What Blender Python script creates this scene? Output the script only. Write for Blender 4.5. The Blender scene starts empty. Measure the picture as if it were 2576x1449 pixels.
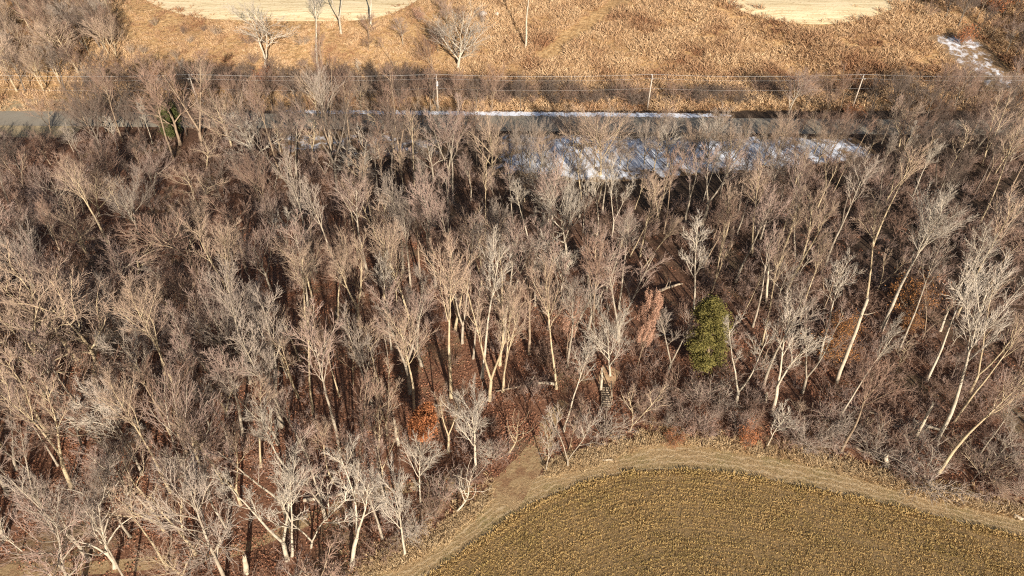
import bpy, math, random
import numpy as np
from mathutils import Vector, Matrix, Euler

SC = bpy.context.scene
COL = SC.collection
rng = random.Random(7)
nr = np.random.default_rng(11)
R = math.radians

# ------------------------------------------------------------------ camera, sky, sun, exposure
CAM_H, PITCH, LENS = 62.0, 40.0, 24.0
cam_data = bpy.data.cameras.new("camera")
cam_data.lens = LENS; cam_data.sensor_width = 36.0
cam_data.clip_start = 0.5; cam_data.clip_end = 6000
cam = bpy.data.objects.new("camera", cam_data); COL.objects.link(cam)
cam.location = (0, 0, CAM_H); cam.rotation_euler = (R(90 - PITCH), 0, 0)
SC.camera = cam

SUN_EL, SUN_AZ = 21.0, 163.5          # azimuth clockwise from +Y
world = bpy.data.worlds.new("World"); SC.world = world; world.use_nodes = True
nt = world.node_tree; nt.nodes.clear()
sky = nt.nodes.new("ShaderNodeTexSky"); sky.sky_type = 'NISHITA'; sky.sun_disc = False
sky.sun_elevation = R(SUN_EL); sky.sun_rotation = R(SUN_AZ)
bg = nt.nodes.new("ShaderNodeBackground"); bg.inputs["Strength"].default_value = 0.05
wo = nt.nodes.new("ShaderNodeOutputWorld")
nt.links.new(sky.outputs[0], bg.inputs[0]); nt.links.new(bg.outputs[0], wo.inputs[0])

sd = bpy.data.lights.new("sun", 'SUN'); sd.energy = 5.0; sd.angle = R(0.5); sd.color = (1.0, 0.90, 0.77)
sun = bpy.data.objects.new("sun", sd); COL.objects.link(sun)
to_sun = Vector((math.sin(R(SUN_AZ)) * math.cos(R(SUN_EL)), math.cos(R(SUN_AZ)) * math.cos(R(SUN_EL)), math.sin(R(SUN_EL))))
sun.rotation_euler = to_sun.to_track_quat('Z', 'Y').to_euler(); sun.location = (0, 0, 120)

SC.view_settings.view_transform = 'Standard'
SC.view_settings.look = 'None'
SC.view_settings.exposure = 0.95
SC.view_settings.gamma = 1.0
SC.view_settings.use_curve_mapping = False
SC.render.engine = 'CYCLES'
SC.cycles.max_bounces = 4; SC.cycles.diffuse_bounces = 3; SC.cycles.glossy_bounces = 1
SC.cycles.transmission_bounces = 0; SC.cycles.transparent_max_bounces = 4
SC.cycles.use_denoising = False
SC.cycles.pixel_filter_type = 'BLACKMAN_HARRIS'; SC.cycles.filter_width = 1.15
SC.render.use_persistent_data = False

# ------------------------------------------------------------------ terrain
def sstep(a, b, x):
    t = np.clip((x - a) / (b - a), 0, 1); return t * t * (3 - 2 * t)
def ground_z(x, y):
    x = np.asarray(x, float); y = np.asarray(y, float)
    und = 0.35 * np.sin(x * 0.09 + 1.3) * np.sin(y * 0.11) + 0.25 * np.sin(x * 0.21 + y * 0.13)
    z = und * sstep(46, 60, y) * (1 - sstep(100, 112, y))
    s = np.clip(y - 138, 0, None)
    hill = np.where(s < 12, 0.23 * s * s / 24, 0.23 * (s - 6))
    hill = np.where(s > 34, 0.23 * 28 + 0.10 * (s - 34) * 1.0, hill)
    hill = np.where(s > 300, 0.23 * 28 + 0.10 * 266, hill)
    z = z + hill
    z = z + sstep(140, 150, y) * 0.5 * np.sin(x * 0.06 + 0.5) * np.sin(y * 0.1)
    # gully on the right of the hillside
    gx = 66 + (150 - y) * 0.55
    z = z - 2.2 * np.exp(-((x - gx) / 5.5) ** 2) * sstep(136, 142, y) * (1 - sstep(165, 180, y))
    # low bank with the timber steps
    z = z + 0.8 * np.exp(-(((x - 11.3) / 2.6) ** 2 + ((y - 58.0) / 2.4) ** 2))
    return z

FPX = LENS / 36.0 * 2576.0
CP, SP = math.cos(R(PITCH)), math.sin(R(PITCH))
def ray(px, py):
    a = (px - 1288.0) / FPX; b = -(py - 724.5) / FPX
    return np.array([a, CP + b * SP, -SP + b * CP])
def spot(px, py):
    """where the line of sight through a photograph point meets the terrain"""
    d = ray(px, py); t = 20.0; dt = 2.0
    for _ in range(400):
        p = d * t
        if CAM_H + p[2] - float(ground_z(p[0], p[1])) < 0: break
        t += dt
    lo, hi = t - dt, t
    for _ in range(20):
        m = (lo + hi) / 2; p = d * m
        if CAM_H + p[2] - float(ground_z(p[0], p[1])) < 0: hi = m
        else: lo = m
    p = d * hi
    return np.array([p[0], p[1], float(ground_z(p[0], p[1]))])
def to_px(p):
    x, y, z = p[0], p[1], p[2] - CAM_H
    dep = y * CP - z * SP
    return (1288 + FPX * x / dep, 724.5 - FPX * (y * SP + z * CP) / dep)
def height_for(base, tx, ty):
    """height of the point above base at picture row ty and its sideways lean in metres"""
    d = ray(tx, ty); t = base[1] / d[1]; p = d * t
    return CAM_H + p[2] - base[2], p[0] - base[0]

# ------------------------------------------------------------------ materials
def mat(name, builder, rough=0.9):
    m = bpy.data.materials.new(name); m.use_nodes = True
    n = m.node_tree.nodes; l = m.node_tree.links
    b = n["Principled BSDF"]; b.inputs["Roughness"].default_value = rough
    b.inputs["Specular IOR Level"].default_value = 0.15
    builder(n, l, b); return m
def noise(n, l, scale, detail=4, rough=0.6, coord="Object", dist=0.0):
    tc = n.new("ShaderNodeTexCoord"); t = n.new("ShaderNodeTexNoise")
    t.inputs["Scale"].default_value = scale; t.inputs["Detail"].default_value = detail
    t.inputs["Roughness"].default_value = rough; t.inputs["Distortion"].default_value = dist
    l.new(tc.outputs[coord], t.inputs["Vector"]); return t.outputs["Fac"]
def ramp(n, l, fac, stops):
    r = n.new("ShaderNodeValToRGB"); e = r.color_ramp.elements
    while len(e) < len(stops): e.new(0.5)
    for i, (p, c) in enumerate(stops):
        e[i].position = p; e[i].color = (c[0], c[1], c[2], 1)
    l.new(fac, r.inputs[0]); return r.outputs[0]
def mix(n, l, fac, a, b, mode='MIX'):
    m = n.new("ShaderNodeMix"); m.data_type = 'RGBA'; m.blend_type = mode
    for s, v in ((0, fac), (6, a), (7, b)):
        if isinstance(v, (int, float)): m.inputs[s].default_value = v
        elif isinstance(v, tuple): m.inputs[s].default_value = (*v, 1)
        else: l.new(v, m.inputs[s])
    return m.outputs[2]
def bump(n, l, b, h, strength, dist):
    bp = n.new("ShaderNodeBump"); bp.inputs["Strength"].default_value = strength
    bp.inputs["Distance"].default_value = dist
    l.new(h, bp.inputs["Height"]); l.new(bp.outputs[0], b.inputs["Normal"])
def thresh(n, l, fac, lo, hi):
    m = n.new("ShaderNodeMapRange"); m.inputs[1].default_value = lo; m.inputs[2].default_value = hi
    l.new(fac, m.inputs[0]); return m.outputs[0]

def bark(name, c0, c1, c2):
    def f(n, l, b):
        a = noise(n, l, 1.3, 3); g = noise(n, l, 9.0, 3, 0.7)
        col = ramp(n, l, a, [(0.30, c0), (0.52, c1), (0.72, c2)])
        oi = n.new("ShaderNodeObjectInfo")
        v = thresh(n, l, oi.outputs["Random"], -1.6, 1.0)
        col = mix(n, l, 0.5, col, v, 'MULTIPLY')
        dk = thresh(n, l, g, 0.26, 0.46)
        col = mix(n, l, dk, mix(n, l, 0.45, col, (0.05, 0.04, 0.03)), col)
        l.new(col, b.inputs["Base Color"]); bump(n, l, b, g, 0.6, 0.05)
    return mat(name, f)
BARK = {
    'tan':   bark("bark_tan", (0.29, 0.22, 0.135), (0.47, 0.37, 0.235), (0.56, 0.46, 0.32)),
    'grey':  bark("bark_grey", (0.22, 0.18, 0.135), (0.36, 0.30, 0.225), (0.45, 0.39, 0.31)),
    'white': bark("bark_white", (0.36, 0.30, 0.22), (0.50, 0.43, 0.33), (0.60, 0.53, 0.43)),
    'brown': bark("bark_brown", (0.17, 0.12, 0.08), (0.30, 0.22, 0.15), (0.38, 0.29, 0.20)),
}
def twig(name, c0, c1):
    def f(n, l, b):
        a = noise(n, l, 0.5, 2); oi = n.new("ShaderNodeObjectInfo")
        col = mix(n, l, thresh(n, l, a, 0.35, 0.65), c0, c1)
        v = thresh(n, l, oi.outputs["Random"], -1.2, 1.0)
        l.new(mix(n, l, 0.55, col, v, 'MULTIPLY'), b.inputs["Base Color"])
    return mat(name, f)
TWIG = {
    'tan':   twig("twig_tan", (0.40, 0.285, 0.205), (0.48, 0.355, 0.265)),
    'grey':  twig("twig_grey", (0.345, 0.275, 0.22), (0.415, 0.34, 0.28)),
    'white': twig("twig_pale", (0.46, 0.39, 0.31), (0.56, 0.49, 0.41)),
    'brown': twig("twig_brown", (0.27, 0.17, 0.125), (0.35, 0.235, 0.175)),
    'mauve': twig("twig_mauve", (0.35, 0.245, 0.195), (0.43, 0.315, 0.26)),
}
BARK['mauve'] = BARK['grey']
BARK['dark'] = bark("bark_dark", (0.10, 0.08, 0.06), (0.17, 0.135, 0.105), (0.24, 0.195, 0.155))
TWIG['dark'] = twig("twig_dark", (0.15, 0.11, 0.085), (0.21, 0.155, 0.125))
def leafmat(name, c0, c1, c2):
    def f(n, l, b):
        a = noise(n, l, 2.2, 3); g = n.new("ShaderNodeNewGeometry")
        col = mix(n, l, thresh(n, l, a, 0.35, 0.65), c0, c1)
        col = mix(n, l, g.outputs["Random Per Island"], col, c2)
        l.new(col, b.inputs["Base Color"])
    return mat(name, f)
LEAF_RUST = leafmat("leaf_rust", (0.38, 0.145, 0.06), (0.46, 0.20, 0.09), (0.26, 0.095, 0.04))
LEAF_COPPER = leafmat("leaf_copper", (0.46, 0.28, 0.19), (0.56, 0.37, 0.27), (0.33, 0.17, 0.11))
LEAF_OCHRE = leafmat("leaf_ochre", (0.36, 0.17, 0.06), (0.44, 0.22, 0.08), (0.26, 0.11, 0.04))
LEAF_LITTER = leafmat("leaf_litter_fallen", (0.30, 0.135, 0.075), (0.38, 0.20, 0.12), (0.20, 0.085, 0.05))
NEEDLE = leafmat("needle_green", (0.19, 0.16, 0.048), (0.245, 0.20, 0.062), (0.10, 0.092, 0.028))
NEEDLE_D = leafmat("needle_dark", (0.085, 0.09, 0.03), (0.12, 0.125, 0.04), (0.05, 0.06, 0.02))
def grassmat(name, c0, c1, c2, c3, sc):
    def f(n, l, b):
        oi = n.new("ShaderNodeObjectInfo"); g = n.new("ShaderNodeNewGeometry")
        t = n.new("ShaderNodeTexNoise"); t.inputs["Scale"].default_value = sc; t.inputs["Detail"].default_value = 4; t.inputs["Roughness"].default_value = 0.65
        l.new(oi.outputs["Location"], t.inputs["Vector"])
        col = mix(n, l, oi.outputs["Random"], c0, c1)
        col = mix(n, l, thresh(n, l, g.outputs["Random Per Island"], 0.3, 1.4), col, c2)
        col = mix(n, l, thresh(n, l, t.outputs["Fac"], 0.48, 0.66), col, c3)
        l.new(col, b.inputs["Base Color"])
    return mat(name, f)
GRASS_GOLD = grassmat("grass_gold", (0.50, 0.33, 0.18), (0.62, 0.45, 0.275), (0.35, 0.195, 0.10), (0.27, 0.14, 0.075), 0.085)
GRASS_STRAW = grassmat("grass_straw", (0.52, 0.38, 0.21), (0.64, 0.50, 0.31), (0.40, 0.26, 0.14), (0.44, 0.29, 0.15), 0.3)
CROP = grassmat("crop_blade", (0.46, 0.31, 0.13), (0.50, 0.325, 0.15), (0.41, 0.29, 0.11), (0.34, 0.24, 0.09), 0.22)

def floor_b(n, l, b):
    a = noise(n, l, 0.10, 4, 0.6, dist=0.6); c = noise(n, l, 3.0, 6, 0.8); f = noise(n, l, 0.45, 5, 0.7)
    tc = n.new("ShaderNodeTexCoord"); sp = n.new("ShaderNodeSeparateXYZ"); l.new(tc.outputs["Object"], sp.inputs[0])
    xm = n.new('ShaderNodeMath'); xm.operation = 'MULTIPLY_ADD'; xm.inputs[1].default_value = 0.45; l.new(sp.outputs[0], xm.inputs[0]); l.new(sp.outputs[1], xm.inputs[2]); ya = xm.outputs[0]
    leaf = ramp(n, l, c, [(0.30, (0.055, 0.028, 0.018)), (0.48, (0.18, 0.085, 0.05)), (0.64, (0.34, 0.185, 0.115)), (0.8, (0.47, 0.31, 0.22))])
    dry = ramp(n, l, c, [(0.30, (0.11, 0.07, 0.04)), (0.55, (0.27, 0.19, 0.11)), (0.75, (0.40, 0.30, 0.19))])
    shaded_floor = ramp(n, l, c, [(0.32, (0.022, 0.016, 0.012)), (0.55, (0.075, 0.05, 0.034)), (0.78, (0.17, 0.115, 0.075))])
    col = mix(n, l, thresh(n, l, a, 0.54, 0.64), leaf, dry)
    col = mix(n, l, thresh(n, l, f, 0.56, 0.72), col, (0.075, 0.045, 0.03))
    col = mix(n, l, thresh(n, l, ya, 68, 108), col, shaded_floor)      # shade of the far wood painted into the floor, deepening towards the road
    l.new(col, b.inputs["Base Color"]); bump(n, l, b, c, 1.0, 0.25)
M_FLOOR = mat("leaf_litter_floor", floor_b)
def hill_b(n, l, b):
    a = noise(n, l, 0.07, 4, 0.6, dist=0.5); c = noise(n, l, 1.1, 5, 0.7)
    col = ramp(n, l, c, [(0.3, (0.20, 0.11, 0.05)), (0.5, (0.42, 0.26, 0.12)), (0.7, (0.55, 0.38, 0.20))])
    col = mix(n, l, thresh(n, l, a, 0.5, 0.66), col, mix(n, l, 0.6, col, (0.22, 0.12, 0.06)))
    l.new(col, b.inputs["Base Color"]); bump(n, l, b, c, 1.0, 0.5)
M_HILL = mat("dry_hillside", hill_b)
def stub_b(n, l, b):
    c = noise(n, l, 1.6, 5, 0.7)
    tc = n.new("ShaderNodeTexCoord"); mp = n.new("ShaderNodeMapping"); mp.inputs["Scale"].default_value = (0.12, 2.2, 1)
    l.new(tc.outputs["Object"], mp.inputs[0]); t = n.new("ShaderNodeTexNoise"); t.inputs["Scale"].default_value = 1; t.inputs["Detail"].default_value = 4
    l.new(mp.outputs[0], t.inputs["Vector"])
    col = ramp(n, l, t.outputs["Fac"], [(0.35, (0.50, 0.39, 0.22)), (0.52, (0.66, 0.54, 0.34)), (0.7, (0.74, 0.62, 0.42))])
    col = mix(n, l, thresh(n, l, c, 0.55, 0.70), col, (0.36, 0.24, 0.12))
    l.new(col, b.inputs["Base Color"]); bump(n, l, b, c, 0.7, 0.15)
M_STUB = mat("cut_stubble", stub_b)
def track_b(n, l, b):
    a = noise(n, l, 0.25, 4); c = noise(n, l, 3.5, 5, 0.75); w = noise(n, l, 0.9, 3)
    col = ramp(n, l, c, [(0.3, (0.20, 0.13, 0.065)), (0.5, (0.35, 0.245, 0.125)), (0.7, (0.46, 0.34, 0.19))])
    col = mix(n, l, thresh(n, l, a, 0.42, 0.62), col, mix(n, l, 0.65, col, (0.17, 0.15, 0.055)))
    # wheel lines follow the strip: v runs across it
    uv = n.new("ShaderNodeUVMap"); sx = n.new("ShaderNodeSeparateXYZ"); l.new(uv.outputs[0], sx.inputs[0])
    mm = n.new("ShaderNodeMath"); mm.operation = 'MULTIPLY'; mm.inputs[1].default_value = 27.0; l.new(sx.outputs[1], mm.inputs[0])
    ad = n.new("ShaderNodeMath"); ad.operation = 'ADD'; l.new(mm.outputs[0], ad.inputs[0])
    m3 = n.new("ShaderNodeMath"); m3.operation = 'MULTIPLY'; m3.inputs[1].default_value = 13.0; l.new(w, m3.inputs[0]); l.new(m3.outputs[0], ad.inputs[1])
    si = n.new("ShaderNodeMath"); si.operation = 'SINE'; l.new(ad.outputs[0], si.inputs[0])
    col = mix(n, l, thresh(n, l, si.outputs[0], 0.35, 1.15), col, (0.55, 0.43, 0.27))
    l.new(col, b.inputs["Base Color"]); bump(n, l, b, c, 0.8, 0.12)
M_TRACK = mat("mown_track", track_b)
def path_b(n, l, b):
    a = noise(n, l, 0.5, 5, 0.65); c = noise(n, l, 3.5, 5, 0.75)
    col = ramp(n, l, c, [(0.3, (0.19, 0.12, 0.06)), (0.5, (0.34, 0.235, 0.125)), (0.7, (0.46, 0.34, 0.20))])
    l.new(mix(n, l, thresh(n, l, a, 0.48, 0.62), col, mix(n, l, 0.7, col, (0.20, 0.10, 0.055))), b.inputs["Base Color"]); bump(n, l, b, c, 0.8, 0.12)
M_PATH = mat("trodden_path", path_b)
def soil_b(n, l, b):
    c = noise(n, l, 2.2, 5, 0.7)
    l.new(ramp(n, l, c, [(0.3, (0.13, 0.085, 0.04)), (0.55, (0.25, 0.165, 0.078)), (0.75, (0.33, 0.22, 0.11))]), b.inputs["Base Color"])
    bump(n, l, b, c, 0.8, 0.12)
M_SOIL = mat("field_soil", soil_b)
def road_b(n, l, b):
    c = noise(n, l, 4.0, 4); a = noise(n, l, 0.2, 3)
    col = ramp(n, l, c, [(0.3, (0.21, 0.18, 0.14)), (0.7, (0.31, 0.27, 0.21))])
    l.new(mix(n, l, thresh(n, l, a, 0.45, 0.7), col, (0.30, 0.265, 0.21)), b.inputs["Base Color"])
M_ROAD = mat("asphalt", road_b, 0.8)
def gravel_b(n, l, b):
    c = noise(n, l, 2.5, 5, 0.7)
    l.new(ramp(n, l, c, [(0.3, (0.22, 0.16, 0.09)), (0.6, (0.42, 0.33, 0.20)), (0.8, (0.5, 0.41, 0.27))]), b.inputs["Base Color"])
M_VERGE = mat("dry_verge", gravel_b)
def snow_b(scale, lo, hi):
    def f(n, l, b):
        a = noise(n, l, scale, 7, 0.72, dist=0.4); c = noise(n, l, 2.5, 4)
        uv = n.new("ShaderNodeUVMap"); sx = n.new("ShaderNodeSeparateXYZ"); l.new(uv.outputs[0], sx.inputs[0])
        def op(o, x, y):
            m = n.new("ShaderNodeMath"); m.operation = o
            for s_, v in ((0, x), (1, y)):
                if isinstance(v, (int, float)): m.inputs[s_].default_value = v
                else: l.new(v, m.inputs[s_])
            return m.outputs[0]
        def edge(x): return op('MULTIPLY', op('MULTIPLY', x, op('SUBTRACT', 1.0, x)), 4.0)
        e = op('POWER', op('MULTIPLY', op('MINIMUM', op('MULTIPLY', edge(sx.outputs[0]), 2.5), 1.0), edge(sx.outputs[1])), 0.35)
        e = op('SUBTRACT', op('ADD', a, op('MULTIPLY', e, 0.30)), 0.30)
        g = ramp(n, l, c, [(0.3, (0.10, 0.06, 0.035)), (0.7, (0.30, 0.20, 0.11))])
        l.new(mix(n, l, thresh(n, l, e, lo, hi), g, (0.74, 0.78, 0.86)), b.inputs["Base Color"])
        bump(n, l, b, a, 0.5, 0.15)
    return f
M_SNOW = mat("patchy_snow", snow_b(0.35, 0.36, 0.50))
M_SNOWV = mat("ploughed_snow", snow_b(0.9, 0.36, 0.46))
M_SNOW2 = mat("thin_snow", snow_b(0.45, 0.47, 0.66))
def flat(name, c, rough=0.7, v=0.25, sc=3.0, metal=0.0):
    def f(n, l, b):
        a = noise(n, l, sc, 4)
        l.new(mix(n, l, thresh(n, l, a, 0.3, 0.7), tuple(x * (1 - v) for x in c), tuple(min(1, x * (1 + v)) for x in c)), b.inputs["Base Color"])
        b.inputs["Metallic"].default_value = metal
    return mat(name, f, rough)
M_POLE = flat("weathered_pole", (0.42, 0.35, 0.28)); M_WIRE = flat("aluminium_wire", (0.45, 0.43, 0.41), 0.6)
M_PORC = flat("porcelain", (0.55, 0.55, 0.56), 0.4); M_STEEL = flat("grey_steel", (0.45, 0.46, 0.47), 0.5)
M_PLANK = flat("weathered_plank", (0.30, 0.235, 0.165), 0.85, 0.2, 5.0); M_SAND = flat("sandy_soil", (0.34, 0.23, 0.135), 0.95, 0.3, 1.5)
M_LOG = flat("dead_log", (0.36, 0.28, 0.20), 0.9, 0.3, 2.0); M_LOGP = flat("barkless_log", (0.42, 0.35, 0.26), 0.9, 0.25, 2.0)
M_ROCK = flat("pale_stone", (0.55, 0.50, 0.44), 0.9, 0.2, 2.0)

# ------------------------------------------------------------------ object helpers
def link(name, me, m=None, parent=None):
    o = bpy.data.objects.new(name, me); COL.objects.link(o)
    if m is not None and not me.materials: me.materials.append(m)
    if parent is not None: o.parent = parent
    return o
def tag(o, label=None, cat=None, group=None, kind=None):
    if label: o["label"] = label
    if cat: o["category"] = cat
    if group: o["group"] = group
    if kind: o["kind"] = kind
    return o
def empty(name, loc, rz=0.0):
    o = bpy.data.objects.new(name, None); COL.objects.link(o); o.empty_display_size = 0.5
    o.location = loc; o.rotation_euler = (0, 0, rz); return o
def mesh_np(name, V, quads=None, tris=None, smooth=False):
    me = bpy.data.meshes.new(name)
    q = np.zeros((0, 4), int) if quads is None else np.asarray(quads).reshape(-1, 4)
    t = np.zeros((0, 3), int) if tris is None else np.asarray(tris).reshape(-1, 3)
    V = np.asarray(V, np.float32)
    me.vertices.add(len(V)); me.vertices.foreach_set("co", V.ravel())
    loops = np.concatenate([q.ravel(), t.ravel()]).astype(np.int32)
    me.loops.add(len(loops)); me.loops.foreach_set("vertex_index", loops)
    me.polygons.add(len(q) + len(t))
    st = np.concatenate([np.arange(len(q)) * 4, len(q) * 4 + np.arange(len(t)) * 3]).astype(np.int32)
    me.polygons.foreach_set("loop_start", st)
    if smooth: me.polygons.foreach_set("use_smooth", np.ones(len(q) + len(t), bool))
    me.update(calc_edges=True); me.validate(); return me

class Geo:
    def __init__(s): s.V = []; s.Q = []; s.T = []; s.n = 0
    def add(s, V, Q=None, T=None):
        V = np.asarray(V, float).reshape(-1, 3)
        if Q is not None and len(Q): s.Q.append(np.asarray(Q).reshape(-1, 4) + s.n)
        if T is not None and len(T): s.T.append(np.asarray(T).reshape(-1, 3) + s.n)
        s.V.append(V); s.n += len(V)
    def tubes(s, P, Rd, k, caps=False):
        """P (N,S,3) polylines, Rd (N,S) radii -> k-sided tubes"""
        N, S, _ = P.shape
        T = np.gradient(P, axis=1); T /= np.linalg.norm(T, axis=2, keepdims=True) + 1e-9
        ref = np.where(np.abs(T[:, :1, 2:3]) > 0.8, np.array([1.0, 0.1, 0.0]), np.array([0.0, 0.1, 1.0]))
        U = np.cross(T, ref); U /= np.linalg.norm(U, axis=2, keepdims=True) + 1e-9
        W = np.cross(T, U)
        a = np.arange(k) * 2 * math.pi / k
        ring = P[:, :, None] + Rd[:, :, None, None] * (np.cos(a)[:, None] * U[:, :, None] + np.sin(a)[:, None] * W[:, :, None])
        i = (np.arange(N)[:, None, None] * S + np.arange(S - 1)[None, :, None]) * k
        j = np.arange(k)[None, None, :]; j2 = (j + 1) % k
        Q = np.stack([i + j, i + j2, i + k + j2, i + k + j], -1).reshape(-1, 4)
        T3 = None
        if caps:
            n0 = N * S * k
            ctr = np.concatenate([P[:, 0], P[:, -1]])
            b0 = np.arange(N)[:, None] * S * k; jj = np.arange(k)[None]; jn = (jj + 1) % k
            bot = np.stack([b0 + jn, b0 + jj, np.broadcast_to(n0 + np.arange(N)[:, None], (N, k))], -1)
            e0 = b0 + (S - 1) * k
            top = np.stack([e0 + jj, e0 + jn, np.broadcast_to(n0 + N + np.arange(N)[:, None], (N, k))], -1)
            T3 = np.concatenate([bot.reshape(-1, 3), top.reshape(-1, 3)])
            s.add(np.concatenate([ring.reshape(-1, 3), ctr]), Q, T3)
        else: s.add(ring, Q)
    def spikes(s, A, B, r):
        """thin three-sided spikes from A to B"""
        D = B - A; L = np.linalg.norm(D, axis=1, keepdims=True) + 1e-9; D = D / L
        ref = np.where(np.abs(D[:, 2:3]) > 0.8, np.array([1.0, 0.1, 0.0]), np.array([0.0, 0.1, 1.0]))
        U = np.cross(D, ref); U /= np.linalg.norm(U, axis=1, keepdims=True) + 1e-9; W = np.cross(D, U)
        N = len(A); vs = []
        for q in range(3):
            a = q * 2.0944; vs.append(A + r[:, None] * (math.cos(a) * U + math.sin(a) * W))
        V = np.stack(vs + [B], 1); i = np.arange(N)[:, None] * 4
        T = np.concatenate([i + np.array([[0, 1, 3]]), i + np.array([[1, 2, 3]]), i + np.array([[2, 0, 3]])])
        s.add(V, None, T)
    def leaves(s, C, size, g, flat_=0.0):
        """small folded quads at C with random attitude"""
        N = len(C); a = g.normal(size=(N, 3)); a /= np.linalg.norm(a, axis=1, keepdims=True)
        b = g.normal(size=(N, 3)); b -= (b * a).sum(1, keepdims=True) * a; b /= np.linalg.norm(b, axis=1, keepdims=True)
        sz = size * g.uniform(0.6, 1.3, (N, 1))
        V = np.stack([C - a * sz, C + b * sz * 0.45, C + a * sz, C - b * sz * 0.45], 1)
        s.add(V, np.arange(N * 4).reshape(-1, 4))
    def box(s, c, d, rot=None):
        c = np.asarray(c, float); h = np.asarray(d, float) / 2
        V = np.array([[x, y, z] for x in (-1, 1) for y in (-1, 1) for z in (-1, 1)], float) * h
        if rot is not None: V = V @ np.array(rot).T
        s.add(V + c, [[0, 1, 3, 2], [4, 6, 7, 5], [0, 4, 5, 1], [2, 3, 7, 6], [0, 2, 6, 4], [1, 5, 7, 3]])
    def tube(s, pts, rad, k=8, caps=True):
        s.tubes(np.asarray(pts, float)[None], np.asarray(rad, float)[None], k, caps)
    def mesh(s, name, smooth=False):
        return mesh_np(name, np.concatenate(s.V), np.concatenate(s.Q) if s.Q else None, np.concatenate(s.T) if s.T else None, smooth)

# ------------------------------------------------------------------ setting: ground sheets
def sheet(name, nearc, farc, nu, nv, off, m, side_drop=0.0):
    """loft between two ground curves (lists of x,y), draped on the terrain"""
    def res(c, n):
        c = np.asarray(c, float)[:, :2]; s = np.r_[0, np.cumsum(np.linalg.norm(np.diff(c, axis=0), axis=1))]
        t = np.linspace(0, s[-1], n); return np.stack([np.interp(t, s, c[:, 0]), np.interp(t, s, c[:, 1])], 1)
    A, B = res(nearc, nu), res(farc, nu); v = np.linspace(0, 1, nv)
    P = A[:, None] * (1 - v)[None, :, None] + B[:, None] * v[None, :, None]
    Z = ground_z(P[..., 0], P[..., 1]) + off
    V = np.concatenate([P, Z[..., None]], 2).reshape(-1, 3)
    i = (np.arange(nu - 1)[:, None] * nv + np.arange(nv - 1)[None]).ravel()
    Q = np.stack([i, i + nv, i + nv + 1, i + 1], 1)
    me = mesh_np(name, V, Q, None, True); me.materials.append(m)
    uvl = me.uv_layers.new(name="UVMap"); idx = np.zeros(len(me.loops), np.int32); me.loops.foreach_get("vertex_index", idx)
    uv = np.stack([(idx // nv) / (nu - 1), (idx % nv) / (nv - 1)], 1).astype(np.float32); uvl.data.foreach_set("uv", uv.ravel())
    o = link(name, me); o["kind"] = "structure"; return o
def sm(pts, n=80):
    """smooth a ground curve (Catmull-Rom)"""
    p = np.asarray(pts, float)[:, :2]; p = np.vstack([2 * p[0] - p[1], p, 2 * p[-1] - p[-2]])
    out = []
    per = max(2, n // (len(p) - 3))
    for i in range(1, len(p) - 2):
        for t in np.linspace(0, 1, per, endpoint=False):
            a, b, c, d = p[i - 1], p[i], p[i + 1], p[i + 2]
            out.append(0.5 * (2 * b + (c - a) * t + (2 * a - 5 * b + 4 * c - d) * t * t + (3 * b - a - 3 * c + d) * t ** 3))
    out.append(p[-2]); return np.array(out)
def spots(l): return [spot(*p) for p in l]

# wide ground to the horizon
xs = np.concatenate([[-3000, -1200, -500], np.arange(-240, 241, 2.0), [500, 1200, 3000]])
ys = np.concatenate([[-2500, -800, -200, -60], np.r_[np.arange(-20, 130, 1.5), 130.5]])
def grid(name, xs, ys, m, off=0.0):
    X, Y = np.meshgrid(xs, ys); V = np.stack([X, Y, ground_z(X, Y) + off], 2).reshape(-1, 3); w = len(xs)
    i = (np.arange(len(ys) - 1)[:, None] * w + np.arange(w - 1)[None]).ravel()
    me = mesh_np(name, V, np.stack([i, i + 1, i + w + 1, i + w], 1), None, True); me.materials.append(m)
    o = link(name, me); o["kind"] = "structure"; return o
grid("forest_floor", xs, ys, M_FLOOR)
grid("hillside", xs, np.concatenate([np.arange(130.5, 215, 1.0), [260, 400, 437, 440, 1000, 3000, 5000]]), M_HILL)

crop_px = [(1000, 1500), (1075, 1449), (1218, 1349), (1342, 1266), (1475, 1213), (1592, 1185), (1717, 1181), (1867, 1196), (1994, 1219), (2117, 1243), (2217, 1266), (2384, 1306), (2576, 1353), (2700, 1390)]
edge_px = [(840, 1500), (930, 1449), (1040, 1400), (1130, 1345), (1215, 1275), (1300, 1215), (1390, 1190), (1480, 1170), (1570, 1140), (1680, 1112), (1850, 1135), (1990, 1155), (2130, 1190), (2250, 1225), (2400, 1262), (2500, 1285), (2600, 1308), (2720, 1340)]
CROP_EDGE = sm(spots(crop_px), 120); WOOD_EDGE = sm(spots(edge_px), 120)
track = sheet("mown_track", CROP_EDGE, WOOD_EDGE, 160, 14, 0.012, M_TRACK)
near_line = np.stack([np.linspace(-24, 60, 60), np.full(60, 12.0)], 1)
crop_ground = sheet("crop_field", near_line, CROP_EDGE, 140, 40, 0.024, M_SOIL)
# footpath leaving the track into the wood
fp = sm(spots([(1255, 1262), (1300, 1205), (1335, 1160), (1365, 1110), (1385, 1060), (1420, 1010)]), 40)
def strip(name, c, w0, w1, off, m, nv=5):
    c = np.asarray(c)[:, :2]; d = np.gradient(c, axis=0); d /= np.linalg.norm(d, axis=1, keepdims=True); nrm = np.stack([-d[:, 1], d[:, 0]], 1)
    w = np.linspace(w0, w1, len(c))[:, None] / 2
    return sheet(name, c + nrm * w, c - nrm * w, len(c), nv, off, m)
strip("footpath", fp, 4.2, 1.2, 0.020, M_PATH)

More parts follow.
